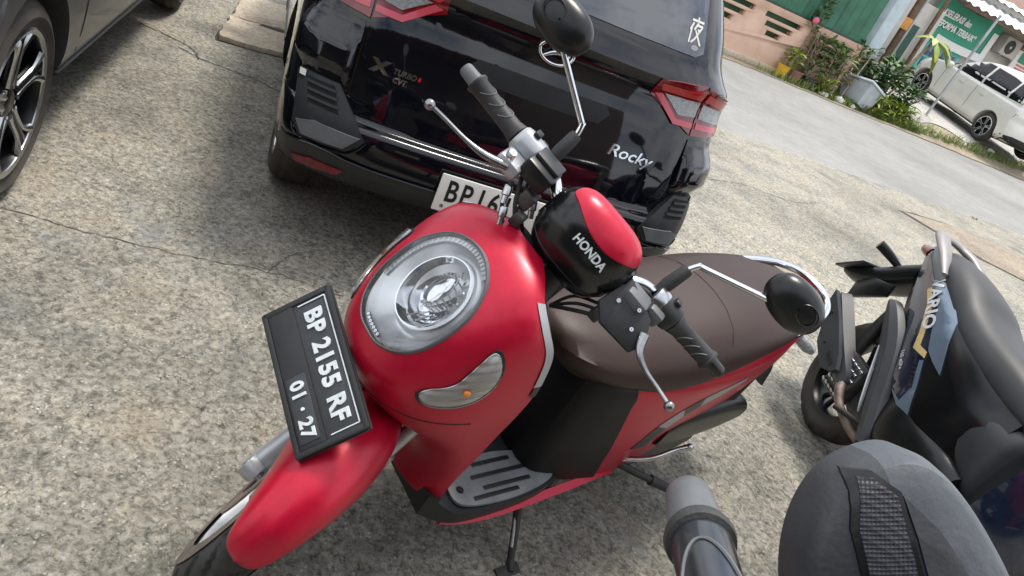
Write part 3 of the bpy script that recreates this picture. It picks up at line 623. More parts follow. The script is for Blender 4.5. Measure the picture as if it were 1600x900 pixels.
def make_red_scooter():
    root = empty('motor_scooter', 'red scooter with brown seat and round headlight leaning on its side stand', 'scooter', (.34538, -.66656, 0), (-.17600, 0, -2.81081))
    # ---- front cover
    SEC = A_([(.975, .27, .90, .26, .145), (.985, .38, .925, .36, .16), (1.05, .475, .94, .47, .176), (1.165, .55, .945, .56, .184), (1.213, .61, .945, .63, .19), (1.222, .665, .945, .70, .192),
              (1.197, .735, .957, .765, .19), (1.153, .80, .975, .82, .184), (1.100, .860, .998, .862, .160), (1.062, .893, 1.005, .890, .128), (1.024, .914, .99, .908, .090), (.985, .922, .972, .917, .048)])
    def cover(v, t, off=0.):
        q = catmull(SEC, 2) if False else None
        s = max(0., min(len(SEC)-1.0001, v)); i = int(s); f = s-i
        g = lambda j: SEC[min(max(j, 0), len(SEC)-1)]
        a, b, c, d = g(i-1), g(i), g(i+1), g(i+2)
        xf, zf, xb, zb, w_ = .5*((2*b)+(-a+c)*f+(2*a-5*b+4*c-d)*f*f+(-a+3*b-3*c+d)*f**3)
        sn, cs = math.sin(t), math.cos(t); yy = (w_+off)*math.copysign(abs(sn)**.95, sn); cc = abs(cs)**.85
        return A_([xb+(xf-xb)*cc+off*cc, yy, zb+(zf-zb)*cc+off*.4*cc])
    def edge_t(v, wd, n_):
        d = abs(cover(v, 0)[0]-cover(v, math.pi/2)[0]); return np.linspace(math.acos(min(.6, (wd/d)**(1/.85))), math.pi/2, n_)
    nu, nv = 130, 141
    P = A_([[cover(v, t) for t in np.linspace(-math.pi/2, math.pi/2, nv)] for v in np.linspace(0, len(SEC)-1.001, nu)])
    fc = MB().grid(P); bv = fc.bvh()
    # opening for the headlight
    n = A_([.819, 0, .574]); B = A_([-.574, 0, .819]); Yv = A_([0, 1., 0]); HO = A_([1.154, 0, .774])
    half = [(-.099, .0), (-.096, .034), (-.075, .068), (-.041, .090), (0., .099), (.04, .099), (.074, .092), (.113, .069), (.135, .035), (.142, .0)]
    ring = catmull([(y, b) for b, y in half]+[(-y, b) for b, y in half[-2:0:-1]], 72, True)
    cen = ring.mean(0)
    VV = A_(fc.V); ra = (ring-cen)*1.016; rang = np.arctan2(ra[:, 1], ra[:, 0]); ordr = np.argsort(rang); rr_ = np.hypot(ra[:, 0], ra[:, 1])[ordr]; rang = rang[ordr]
    q2 = np.c_[VV[:, 1], (VV-HO)@B]-cen; inside = (np.hypot(q2[:, 0], q2[:, 1]) < np.interp(np.arctan2(q2[:, 1], q2[:, 0]), rang, rr_, period=2*math.pi)) & (VV[:, 0] > 1.03)
    fo = MB().add(fc.V, [q for q in fc.F if not all(inside[i] for i in q)])
    front = fo.build('front_cover', 'red_paint', root, 60)
    # rear edge trim
    for sgn, nm in ((1, 0), (-1, 0)):
        m = MB(); G = A_([[cover(v, sgn*t, .0025) for t in edge_t(v, .017, 5)] for v in np.linspace(5.5, 9.0, 30)])
        m.grid(G).build('edge_trim', 'silver_decal', front)
        m = MB(); G = A_([[cover(v, sgn*t, .0026) for t in edge_t(v, .015, 4)] for v in np.linspace(5.05, 5.45, 8)])
        m.grid(G).build('edge_trim', 'black_decal', front)
    for v0, ts in ((3.55, np.linspace(-1.25, 1.25, 60)),):
        MB().tube([cover(v0+.55*abs(t)**1.6*.6, t, .0003) for t in ts], .0012, 6).build('panel_seam', 'ink_black', front)
    # inner leg shield, black
    G = []
    for v in np.linspace(0, len(SEC)-1.5, 30):
        l = cover(v, math.pi/2, -.002); r_ = cover(v, -math.pi/2, -.002); row = []
        for q in np.linspace(0, 1, 15):
            p = l*(1-q)+r_*q; p[0] -= .028*(1-(2*q-1)**6); row.append(p)
        G.append(row)
    MB().grid(G).build('leg_shield', 'black_plastic', root, 60)
    # ---- headlight
    def surf(ab, o): 
        p = HO+n*.2+Yv*ab[0]+B*ab[1]; h = bv.ray_cast(Vector(p), Vector(-n)); return (A_(h[0]) if h[0] is not None else HO+Yv*ab[0]+B*ab[1])+n*o
    rim0 = A_([surf(q, 0) for q in ring])
    hl = MB(); rows = []
    for s, o in ((1.030, -.004), (1.027, .004), (1.014, .007), (1.0, .007), (.985, .005), (.978, -.006)):
        rows.append([surf(cen+(q-cen)*s, o) for q in ring])
    hb = hl.grid(rows, False, True).build('headlight', 'grey_plastic', root)
    # reflector bowl: deep smooth silver dish with a projector-like inner bowl
    dp = lambda s: -.014-.055*(1-s**2)
    base = A_([surf(q, 0)-n*0 for q in ring]); c3 = base.mean(0)
    rows = []
    for s in np.linspace(.985, .42, 14): rows.append([c3+(b-c3)*s+n*(-.006-.030*(1-s)/.58) for b in base])
    MB().grid(rows, False, True).build('reflector_bowl', 'satin_reflector', hb)
    ic = c3-n*.020+B*.012+Yv*.004
    inner = MB(); ell = [(.058, .078)]
    rows = []
    for s, o in ((1.06, .004), (1.03, .012), (1.0, .012), (.97, .004), (.9, -.012), (.75, -.030), (.55, -.042), (.3, -.048), (.05, -.049)):
        rows.append([ic+Yv*(.061*s*math.cos(a))+B*(.074*s*math.sin(a))+n*o for a in np.linspace(0, 2*math.pi, 48, endpoint=False)])
    inner.grid(rows, False, True).build('inner_reflector', 'reflector', hb)
    sh = MB(); rows = []
    for s, o in ((1.0, -.03), (1.0, .006), (.92, .010), (.80, .008), (.74, -.004), (.4, -.008), (.02, -.009)):
        rows.append([ic+B*.012+Yv*(.023*s*math.cos(a))+B*(.042*s*math.sin(a))+n*o for a in np.linspace(0, 2*math.pi, 36, endpoint=False)])
    sh.grid(rows, False, True).build('bulb_shield', 'chrome', hb)
    fl = MB()
    for k in range(9):
        a = -1.5+k*.38; 
        p0 = ic+Yv*(.050*math.cos(a))+B*(.062*math.sin(a))+n*.004; p1 = ic+Yv*(.026*math.cos(a))+B*(.03*math.sin(a))-n*.036
        fl.tube([p0, p1], .0022, 6)
    fl.build('reflector_ribs', 'chrome', hb)
    # light guide ring just under the lens
    for i0, i1 in ((30, 60),):
        rows = []
        for s, o in ((.965, -.004), (.955, .002), (.885, .002), (.875, -.004)): rows.append([c3+(b-c3)*s+n*(o-.006) for b in base[i0:i1]])
        lg = MB().grid(rows).build('light_guide', 'lamp_white', hb)
        for i in range(i0+1, i1-1):
            MB().tube([c3+(base[i]-c3)*.955-n*.003, c3+(base[i]-c3)*.885-n*.003], .0011, 5).build('guide_rib', 'satin_reflector', lg)
    for k in range(7):
        b = base[2-k]; MB().lathe([(.001, .003), (.003, .003), (.0045, 0)], c3+(b-c3)*.92-n*.006, n, 10).build('lamp_stud', 'chrome', hb)
    rows = []
    for s in np.linspace(.99, .02, 16): rows.append([c3+(b-c3)*s+n*(.006+.022*(1-s**2)) for b in base])
    MB().grid(rows, False, True).build('headlight_lens', 'clear_lens', hb)
    # ---- turn signals (bean shaped, both sides)
    sn_ = unit((.6, .75, .3)); sA = unit(np.cross((0, 0, 1), sn_)); sB = np.cross(sn_, sA); sO = A_([1.10, .15, .72])
    poly = [(-.06, -.052), (-.048, -.034), (-.031, -.023), (-.011, -.002), (.001, .035), (.012, .07), (.020, .080), (.030, .077), (.041, .062), (.049, .039), (.048, .006), (.030, -.031), (-.002, -.056), (-.041, -.066)]
    poly = [tuple(q) for q in catmull(poly, 44, True)]
    pc = A_(poly).mean(0)
    big0 = [tuple(pc+(A_(q)-pc)*1.09) for q in poly]; poly0 = poly
    for sgn in (1, -1):
        fx = (lambda m: m) if sgn == 1 else mirror_y
        big = [(q[0]-(.032 if sgn < 0 else 0), q[1]) for q in big0]; poly = [(q[0]-(.032 if sgn < 0 else 0), q[1]) for q in poly0]
        g = fx(drape(big, sO+sn_*.2, sA, sB, -sn_, bv, .003, .006, .012)).build('turn_signal', 'dark_plastic', root)
        fx(drape(poly, sO+sn_*.2, sA, sB, -sn_, bv, .0045, .002, .012)).build('reflector', 'faceted_reflector', g)
        bl = MB(); h = bv.ray_cast(Vector(sO+sn_*.2+sA*.012-sB*.012), Vector(-sn_)); bl.ball(A_(h[0])+sn_*.008, .0075, 8, 10)
        fx(bl).build('bulb', 'amber', g)
        fx(drape(poly, sO+sn_*.2, sA, sB, -sn_, bv, .0095, .007, .012)).build('signal_lens', 'signal_lens', g)
    # ---- number plate in its holder
    def RZYX(a, b, c):
        return A_(Matrix.Rotation(a, 3, 'Z') @ Matrix.Rotation(b, 3, 'Y') @ Matrix.Rotation(c, 3, 'X'))
    PM = RZYX(R(3.9), R(-35.5), R(-13)); pN, pA, pB = PM[:, 0], PM[:, 1], PM[:, 2]; pO = A_([1.278, -.003, .59])
    AX = A_([pA, pB, pN])
    pl = MB().box(pO-pN*.006, (.292, .146, .006), AX, .003).build('license_plate', 'dark_plastic', root)
    b = MB()
    for (c, s) in (((0, .066), (.288, .012)), ((0, -.066), (.288, .012)), ((-.139, 0), (.012, .140)), ((.139, 0), (.012, .140))):
        b.box(pO+pA*c[0]+pB*c[1]+pN*.003, (s[0], s[1], .007), AX, .003)
    b.build('plate_frame', 'dark_plastic', pl)
    MB().box(pO+pB*.027+pN*.0012, (.268, .072, .004), AX, .0012).build('plate_sheet', 'plate_black', pl)
    MB().box(pO-pB*.034+pN*.003, (.268, .052, .006), AX, .002).build('plate_cover_strip', 'dark_plastic', pl)
    MB().box(pO-pB*.036+pA*.062+pN*.0045, (.126, .040, .006), AX, .002).build('date_panel', 'plate_black', pl)
    ln = MB()
    for (c, s) in (((0, .058), (.256, .0022)), ((.128, .030), (.0022, .055)), ((-.128, .030), (.0022, .055))): ln.box(pO+pA*c[0]+pB*c[1]+pN*.0042, (s[0], s[1], .0022), AX)
    ln.build('plate_border', 'white_letter', pl)
    text_mb('BP 2155 RF', .047, pO+pB*.0265+pN*.003, pA, pB, pN, .003, bold=.0016, width=.94, space=1.08).build('plate_number', 'white_letter', pl)
    text_mb('01 · 27', .036, pO-pB*.036+pA*.064+pN*.0072, pA, pB, pN, .003, bold=.0012, width=.95, space=1.1).build('plate_date', 'white_letter', pl)
    MB().box(pO-pN*.035-pB*.02, (.10, .05, .05), AX, .005).build('plate_bracket', 'iron_dark', pl)
    # ---- front wheel, fender, fork (turn with the bars)
    AXL = A_([1.25, 0, .243]); STEER0 = STEER; FST = lambda P: STEER0(P, SC_STEER+R(3.5))
    fw = wheel(root, AXL, .243, .158, .048, FST, 5, 17, 'white_paint_metal', 'rubber', seg=238)
    for s in (-1, 1): MB(FST).lathe([(.170, s*.0478), (.185, s*.0492), (.203, s*.0484), (.214, s*.0458)], AXL, (0, 1, 0), 72).build('sidewall_dust', 'tyre_dust', fw)
    MB(FST).lathe([(.045, -.058), (.098, -.058), (.098, -.054), (.045, -.054)], AXL, (0, 1, 0), 40, True).build('brake_disc', 'pipe_rust', root)
    fd = []; prof = []
    FEN = [(30.5, .258, .012, .004), (32, .264, .027, .012), (35.5, .273, .040, .026), (42, .282, .050, .045), (53, .293, .062, .08), (70, .303, .075, .115), (90, .309, .084, .15), (112, .308, .082, .15), (136, .300, .072, .12), (152, .290, .055, .07)]
    for ph, rc, hw, dr in FEN:
        row = []
        for t in np.linspace(-1, 1, 25):
            a = t*math.pi/2; yy = hw*math.copysign(abs(math.sin(a))**.8, a); rr = rc-dr*(1-abs(math.cos(a))**.75)
            rr += .004*math.exp(-(t/.10)**2)
            row.append(AXL+A_([rr*math.cos(R(ph)), yy, rr*math.sin(R(ph))]))
        fd.append(row)
    f_ = MB(FST).loft(fd, 60, None, False).build('front_fender', 'red_paint', root, 60)
    sd = f_.modifiers.new('solid', 'SOLIDIFY'); sd.thickness = .004; sd.offset = -1
    for sgn in (-1, 1):
        k = MB(FST); top = AXL+_sa*.46+A_([-.055, sgn*.062, 0]); bot = AXL+A_([-.02, sgn*.078, .0])
        k.tube([bot-(top-bot)*.05, bot+(top-bot)*.45], [.024, .021], 18); k.tube([bot+(top-bot)*.40, top], .0155, 16)
        k.lathe([(.001, -.016), (.024, -.016), (.026, 0), (.024, .016), (.001, .016)], AXL+A_([0, sgn*.082, 0]), (0, 1, 0), 20)
        k.build('fork_leg', 'silver_paint', root)
    MB(FST).tube([AXL+A_([0, -.10, 0]), AXL+A_([0, .10, 0])], .009, 12).build('axle', 'alloy', root)
    MB(FST).box(AXL+A_([-.085, -.062, .055]), (.05, .035, .07), None, .008).build('brake_caliper', 'iron_dark', root)
    # ---- handlebar cover
    prof = A_([(.952, .895), (.982, .932), (.990, .980), (.978, 1.022), (.952, 1.052), (.918, 1.058), (.878, 1.038), (.848, 1.005), (.835, .97), (.845, .93), (.872, .90), (.915, .885)]); pc = A_([.915, .975])
    rows = []
    for yy in np.sin(np.linspace(-1, 1, 15)*math.pi/2)*.1:
        s = max(.12, (1-abs(yy/.1003)**3.2))**.42; s = max(s, .18)
        rows.append([(pc[0]+(q[0]-pc[0])*s-.25*yy*yy/.1*.3, yy, pc[1]+(q[1]-pc[1])*s) for q in prof])
    hc = MB().loft(rows, 40, 48, True); hbv = hc.bvh(); hc.f = STEER
    cov = hc.build('handlebar_cover', 'black_satin', root, 60)
    rO, rA, rB, rN = A_([.95, 0, 1.0]), A_([0, 1., 0]), A_([-.7071, 0, .7071]), A_([.7071, 0, .7071])
    # upper red panel: crescent over the top of the cover
    N2 = unit((.42, 0, .91)); B2 = A_([-N2[2], 0, N2[0]])
    poly = [(-.082, .052), (-.066, .036), (-.035, .018), (.0, .010), (.035, .012), (.068, .028), (.086, .052), (.078, .075), (.045, .095), (0, .102), (-.045, .095), (-.074, .075)]
    poly = [tuple(q) for q in catmull(poly, 40, True)]
    drape(poly, A_([.985, 0, 1.02])+N2*.2, rA, B2, -N2, hbv, .0025, .004, .012, STEER).build('upper_panel', 'red_paint', cov)
    sp_ = []
    for yy in np.linspace(-.094, .094, 40):
        h = hbv.ray_cast(Vector((1.3, yy, .938)), Vector((-1, 0, 0)))
        if h[0] is not None: sp_.append(A_(h[0])+A_([.0004, 0, 0]))
    MB(STEER).tube(sp_, .0012, 6).build('cover_seam', 'ink_black', cov)
    text_mb('HONDA', .0205, rO+rN*.15+rA*.012-rB*.020, rA, rB, rN, .0012, bold=.0006, width=1.0, f=STEER, bvh=hbv, D=-rN, off=.0003).build('brand_lettering', 'white_letter', cov)
    m = MB(STEER); m.loft([[A_([.868+.030*math.cos(a)*s-o*.7, .055*math.sin(a)*s*1.1, 1.008+o*.7+.9*.030*math.cos(a)*s]) for a in np.linspace(0, 2*math.pi, 28, endpoint=False)] for s, o in ((1.1, -.01), (1.0, .008), (.9, .011), (.02, .012))], 10, None, True)
    m.build('speedometer', 'dark_glass', cov)
    MB(STEER).tube([A_([.93, 0, .90]), A_([1.0, 0, .76])], .04, 16).build('steering_stem', 'black_plastic', root)
    # ---- handlebar, grips, switches
    GR = {-1: (-.225, -.352), 1: (.215, .318)}
    MB(STEER).tube([(.878, -.23, .987), (.885, -.14, .995), (.905, -.09, .980), (.91, 0, .95), (.905, .09, .980), (.885, .14, .995), (.878, .22, .985)], .0115, 14, 40).build('handlebar', 'chrome', root)
    for sgn in (-1, 1):
        y0, y1 = GR[sgn]; p0 = A_([.880, y0, .987]); p1 = A_([.868, y1, .985]); d = unit(p1-p0); Lg = np.linalg.norm(p1-p0)
        g = MB(STEER); pf = [(.020, 0), (.0225, .004), (.0205, .012), (.0185, .02), (.0178, Lg*.5), (.0185, Lg*.92), (.0215, Lg*.95), (.0215, Lg*.99), (.017, Lg)]
        g.lathe(pf, p0, d, 28)
        grip = g.build('grip', 'grip_rubber', root)
        x, y, _ = frame_axes(d)
        for k in range(3):
            a = MB(STEER); cc = Lg*(.28+.2*k); pts = []
            for t in np.linspace(-1.3, 1.3, 16):
                ang = R(50)+t*.9; pts.append(p0+d*(cc+.018*t*t*.6)+.0186*(math.cos(ang)*unit(A_([1, 0, .5]))+math.sin(ang)*unit(np.cross(d, A_([1, 0, .5])))))
            a.tube(pts, .0012, 6).build('grip_ridge', 'grey_plastic', grip)
        e = MB(STEER); e.lathe([(.001, .034), (.011, .034), (.0135, .030), (.015, .004), (.0165, 0), (.001, 0)], p1, d, 24); e.build('bar_end', 'grey_plastic' if sgn < 0 else 'black_plastic', root)
        sw = MB(STEER); sc = A_([.884, y0-sgn*.028, .990])
        sw.lathe([(.02, -.036), (.026, -.033), (.028, -.02), (.028, .018), (.026, .026), (.0225, .03)], sc, A_([0, sgn*1., 0]), 28)
        sw.build('switch_housing', 'silver_paint' if sgn < 0 else 'dark_plastic', root)
        if sgn > 0:
            MB(STEER).lathe([(.0285, -.034), (.0292, -.030), (.0292, -.012), (.0285, -.010)], sc, A_([0, 1., 0]), 28).build('switch_band', 'alloy', root)
        kn = MB(STEER); kn.box(sc+A_([-.004, sgn*.006, .030]), (.020, .014, .012), None, .003); kn.box(sc+A_([-.024, -sgn*.012, .014]), (.012, .016, .012), None, .003); kn.build('switch_button', 'dark_plastic', root)
    # right brake: master cylinder box, lever; left: lock bracket, lever
    mc = MB(STEER); mc.box((.918, -.150, .994), (.058, .062, .040), None, .006).build('brake_fluid_box', 'black_plastic', root)
    MB(STEER).box((.905, -.150, 1.017), (.040, .056, .010), None, .003).build('fluid_box_lid', 'dark_plastic', root)
    lv = MB(STEER); lv.box((.935, -.195, .972), (.05, .05, .030), None, .008); lv.build('lever_bracket', 'silver_paint', root)
    MB(STEER).lathe([(.001, .008), (.008, .008), (.009, .005), (.009, 0)], (.948, -.205, .990), (.2, 0, 1), 16).build('pivot_bolt', 'chrome', root)
    MB(STEER).tube([(.955, -.195, .973), (.975, -.235, .965), (.985, -.275, .962), (.992, -.32, .962), (1.002, -.352, .964)], [.010, .0085, .0052, .0046, .005], 12, 24, flat=.8).ball((1.004, -.356, .964), .0098).build('brake_lever', 'lever_metal', root)
    lb = MB(STEER); lb.prism([(-.045, -.02), (.03, -.03), (.055, .0), (.05, .075), (.02, .085), (-.02, .06)], (.945, .12, .965), (.75, .0, -.66), (0, 1, 0), (.66, 0, .75), .012, .002); lb.build('lever_bracket', 'dark_plastic', root)
    b2 = MB(STEER); b2.box((.925, .135, .985), (.045, .05, .026), None, .006); b2.box((.915, .178, .985), (.03, .034, .03), None, .006); b2.build('lever_clamp', 'grey_plastic', root)
    for q in ((.962, .112, .975), (.948, .15, .986), (.975, .165, .965)): MB(STEER).lathe([(.001, .004), (.004, .004), (.0045, 0)], q, (.66, 0, .75), 12).build('screw', 'alloy', root)
    MB(STEER).tube([(.958, .190, .968), (.985, .205, .955), (1.0, .235, .950), (1.01, .268, .952), (1.022, .300, .955)], [.011, .008, .0054, .0046, .005], 12, 24, flat=.8).ball((1.024, .304, .955), .0098).build('brake_lever', 'lever_metal', root)
    for sgn in (-1, 1):
        cbl = MB(STEER)
        for k in range(2 if sgn < 0 else 3):
            cbl.tube([(.925-.012*k, sgn*(.165-.012*k), .965), (.948-.01*k, sgn*(.135-.01*k), .93), (.945-.012*k, sgn*(.09-.012*k), .885), (.94, sgn*.05, .84)], .0034 if k else .0042, 8, 16)
        cbl.build('cables', 'rubber', root)
        cl = MB(STEER); cl.box((.93, sgn*.128, .948), (.03, .03, .035), None, .004); cl.box((.948, sgn*.112, .915), (.022, .022, .03), None, .004); cl.build('cable_clamp', 'engine_grey', root)
    # ---- mirrors
    for sgn in (-1, 1):
        yb = .155; b0 = A_([.872, sgn*yb, 1.0]); b1 = A_([.838, sgn*.160, 1.058]); b2 = A_([.83, sgn*.168, 1.075]); j = A_([.842, sgn*.300, 1.150])
        bt = MB(STEER); bt.tube([b0, b0+(b1-b0)*.3, b1-(b1-b0)*.1, b1], [.010, .0135, .0125, .0105], 16); 
        mir = bt.build('mirror', 'rubber', root)
        MB(STEER).tube([b1, b2, b2+A_([0, sgn*.012, .006]), j], .0058, 14, 26).ball(j, .008).build('mirror_stem', 'chrome', mir)
        mcn = A_([.835, sgn*.322, 1.170]); mx_ = A_([0, 1., 0]); nz = unit((.93, sgn*.10, .36)); mxx = unit(mx_-nz*(mx_@nz)); mz = np.cross(nz, mxx); rows = []
        for s, o in ((.05, .016), (.3, .0155), (.55, .013), (.78, .006), (.93, -.003), (1., -.014), (.985, -.020), (.9, -.021), (.02, -.020)):
            rows.append([mcn+mxx*(.064*s*math.copysign(abs(math.cos(a))**.9, math.cos(a)))+mz*(.043*s*math.copysign(abs(math.sin(a))**.9, math.sin(a)))+nz*o for a in np.linspace(0, 2*math.pi, 48, endpoint=False)])
        MB(STEER).grid(rows, False, True).build('mirror_housing', 'black_plastic', mir, 60)
        rg = MB(STEER); rg.tube([mcn+mxx*(sgn*.020+.022*math.cos(a))+mz*(.004+.018*math.sin(a))+nz*.0145 for a in np.linspace(0, 2*math.pi, 36)], .0016, 8); rg.build('mirror_ring', 'black_plastic', mir)
        MB(STEER).grid([[mcn+mxx*(.055*s*math.cos(a))+mz*(.042*s*math.sin(a))-nz*.0225 for a in np.linspace(0, 2*math.pi, 36, endpoint=False)] for s in (1., .02)], False, True).build('mirror_glass', 'chrome', mir)
    for q, d_ in (((.945, -.168, .945), (.5, .5, -.7)), ((.955, -.145, .915), (.4, .55, -.75)), ((.93, -.120, .955), (.3, .6, -.7))):
        MB(STEER).lathe([(.001, 0), (.007, 0), (.0085, .004), (.0085, .018), (.006, .020), (.006, .034), (.001, .034)], q, d_, 12).build('hose_fitting', 'alloy', root)
    MB(STEER).tube([(.945, -.17, .955), (.958, -.15, .915), (.955, -.10, .865), (.95, -.06, .80)], .0042, 8, 20).build('brake_hose', 'rubber', root)
    # ---- body: tail fairing, seat, floor
    def ring_(x, w_, zt, zb, p=2.6, crown=0., n_=40, cx=0.):
        zc, hz = (zt+zb)/2, (zt-zb)/2; out = []
        for a in np.linspace(0, 2*math.pi, n_, endpoint=False):
            c, s = math.cos(a), math.sin(a); out.append((x, w_*math.copysign(abs(c)**(2/p), c), zc+hz*math.copysign(abs(s)**(2/p), s)+crown*(1-abs(c))))
        return out
    def sec_(x, zt, y1, z1, y2, z2, yb, zb):
        h = [(0, zt), (y1*.6, zt), (y1*.95, z1+.01), (y1+.004, z1-.004), (y2-.003, z2+.004), (y2, z2-.006), (y2*.985, z2-.05), ((y2+yb)/2+.006, (z2+zb)/2-.01), (yb+.004, zb+.02), (yb-.006, zb), (yb*.5, zb-.006)]
        full = h+[(0, zb-.008)]+[(-a, b) for a, b in h[:0:-1]]; return [(x+(b-.6)*sk_, a, b) for a, b in full]
    sk_ = .18
    bd = MB().loft([sec_(.55, .655, .150, .62, .158, .605, .150, .25), sec_(.45, .655, .165, .62, .175, .60, .162, .20), sec_(.32, .66, .174, .635, .187, .605, .158, .19), sec_(.20, .675, .172, .655, .187, .622, .150, .225), sec_(.08, .69, .164, .685, .181, .645, .148, .32), sec_(-.05, .71, .148, .712, .165, .672, .143, .43), sec_(-.17, .728, .122, .732, .141, .693, .125, .535), sec_(-.25, .735, .095, .738, .112, .704, .100, .60), sec_(-.30, .73, .06, .73, .072, .70, .06, .645)], 70)
    bbv = bd.bvh(); body = bd.build('side_fairing', 'red_paint', root, 60)
    # black front of the fairing under the seat nose
    sk_ = .45
    fsec = []
    for a_, k_ in (((.655, .65, .10, .625, .11, .60, .10, .27), .05), ((.635, .655, .135, .622, .142, .60, .136, .25), .08), ((.59, .657, .158, .622, .168, .603, .160, .225), .22), ((.53, .657, .172, .622, .181, .604, .170, .20), .42)):
        sk_ = k_; fsec.append(sec_(*a_))
    fp = MB().loft([[(.02+q[0], q[1], q[2]) for q in ring_(.625, .11, .655, .27, 3)], ring_(.60, .14, .665, .262, 4), sec_(.56, .655, .158, .62, .163, .60, .156, .235), sec_(.51, .655, .162, .62, .1705, .60, .163, .215)] if False else fsec, 18); fp.build('lower_cover', 'panel_black', root, 50)
    def seat_(x, w_, zt, ze, zb):
        h = [(0, zt), (w_*.35, zt-.002), (w_*.65, zt-.010), (w_*.88, zt-.030), (w_*.985, (zt*.45+ze*.55)), (w_, ze+.012), (w_*.985, ze), (w_*.8, zb)]
        return [(x, a, b) for a, b in h+[(0, zb)]+[(-a, b) for a, b in h[:0:-1]]]
    st_ = MB().loft([seat_(.765, .05, .69, .672, .66), seat_(.745, .095, .705, .665, .64), seat_(.70, .132, .716, .655, .62), seat_(.62, .160, .722, .632, .61), seat_(.50, .178, .728, .616, .60), seat_(.38, .187, .736, .614, .60), seat_(.24, .188, .758, .642, .62), seat_(.10, .180, .776, .680, .65), seat_(-.04, .164, .784, .710, .68), seat_(-.17, .136, .781, .732, .70), seat_(-.25, .100, .774, .740, .71), seat_(-.285, .05, .762, .742, .72)], 90)
    sbv = st_.bvh(); seat = st_.build('seat', 'brown_seat', root, 60)
    # stitched seam lines over the seat
    for xs, amp in ((.20, .05),):
        pts = []
        for yy in np.linspace(-.16, .16, 25):
            h = sbv.ray_cast(Vector((xs+amp*(yy/.16)**2, yy, 1.2)), Vector((0, 0, -1)))
            if h[0] is not None: pts.append(A_(h[0])+A_([0, 0, .0004]))
        MB().tube(pts, .0010, 6).build('seat_seam', 'brown_seat', seat)
    # curved grey and black decal on both sides of the fairing
    for sgn in (1, -1):
        path = catmull([(.02, .585), (.07, .568), (.13, .545), (.20, .51), (.25, .46), (.275, .40), (.28, .33)], 30)
        wd = np.interp(np.linspace(0, 1, 30), [0, .3, .6, 1], [.006, .022, .030, .034])
        Tn = np.gradient(path, axis=0); Tn /= np.linalg.norm(Tn, axis=1)[:, None]; Nn = np.c_[-Tn[:, 1], Tn[:, 0]]
        for k, (i0, i1, mm) in enumerate(((0, 13, 'grey_decal'), (13, 17, 'black_decal'), (17, 22, 'grey_decal'), (22, 30, 'black_decal'))):
            G = []
            for i in range(i0, min(i1+1, 30)):
                row = []
                for s in np.linspace(-1, 1, 5):
                    q = path[i]+Nn[i]*wd[i]*s; h = bbv.ray_cast(Vector((q[0], sgn*.4, q[1])), Vector((0, -sgn, 0)))
                    row.append(A_(h[0])+A_([0, sgn*.0012, 0]))
                G.append(row)
            MB().grid(G).build('side_decal', mm, body)
    # floor board, step mats
    fl = MB().loft([[(.50, -.15, .262), (.50, .15, .262), (.50, .155, .20), (.50, -.155, .20)], [(.60, -.185, .265), (.60, .185, .265), (.60, .18, .205), (.60, -.18, .205)], [(.75, -.198, .262), (.75, .198, .262), (.75, .19, .21), (.75, -.19, .21)], [(.87, -.19, .262), (.87, .19, .262), (.87, .185, .215), (.87, -.185, .215)], [(.95, -.15, .30), (.95, .15, .30), (.95, .15, .23), (.95, -.15, .23)]], 24)
    floor = fl.build('floor_board', 'dark_plastic', root, 45)
    sk = MB().loft([[(.42, s*.165, .25) , (.42, s*.176, .21), (.42, s*.15, .18), (.42, s*.14, .22)] if False else [(x, .9*w_, z+.01), (x, w_, z), (x, w_*.985, z-.006), (x, .85*w_, z-.008)] for s in (1,) for x, w_, z in ((.26, .166, .195), (.34, .176, .212), (.45, .187, .218), (.60, .195, .212), (.72, .198, .207), (.82, .194, .207), (.89, .180, .210))], 24)
    sk.build('floor_side_panel', 'red_paint', root, 60); 
    sk2 = MB(); sk2.V, sk2.F = list(sk.V), list(sk.F); mirror_y(sk2).build('floor_side_panel', 'red_paint', root, 60)
    for sgn in (1, -1):
        out = catmull([(.545, .135), (.565, .165), (.64, .183), (.73, .190), (.82, .185), (.868, .168), (.872, .125), (.835, .082), (.76, .062), (.66, .066), (.585, .09)], 44, True)
        mt = MB().prism([(q[0], sgn*q[1]) for q in out], (0, 0, .264), (1, 0, 0), (0, 1, 0), (0, 0, 1), .009, .0015).build('step_mat', 'mat_grey', root)
        for k, (xa, xb, yc) in enumerate(((.63, .78, .150), (.61, .80, .118), (.66, .78, .086), (.68, .82, .170))):
            MB().box(((xa+xb)/2, sgn*yc, .2735), (xb-xa, .011, .0025), None, .001).build('mat_groove', 'ink_black', mt)
        for q in ((.60, .135), (.845, .14)): MB().lathe([(.001, .003), (.008, .003), (.010, 0)], (q[0], sgn*q[1], .273), (0, 0, 1), 16).build('mat_bolt', 'iron_dark', mt)
    # ---- rear end: grab rail, tail lamp, rear wheel, engine
    MB().tube([(.02, .150, .715), (-.10, .146, .735), (-.20, .128, .752), (-.29, .10, .762), (-.345, .055, .768), (-.36, 0, .77), (-.345, -.055, .768), (-.29, -.10, .762), (-.20, -.128, .752), (-.10, -.146, .735), (.02, -.150, .715)], .0115, 14, 60).build('grab_rail', 'chrome', root)
    tl = MB().loft([ring_(-.36, .075, .72, .62, 2.6), ring_(-.40, .060, .70, .635, 2.6), ring_(-.412, .03, .685, .65, 2.4)], 8).build('tail_lamp', 'red_lens', root)
    for sgn in (1, -1):
        MB().tube([(-.335, sgn*.085, .625), (-.37, sgn*.115, .612), (-.385, sgn*.135, .606)], [.018, .022, .012], 14).build('rear_signal', 'smoke_lens', root)
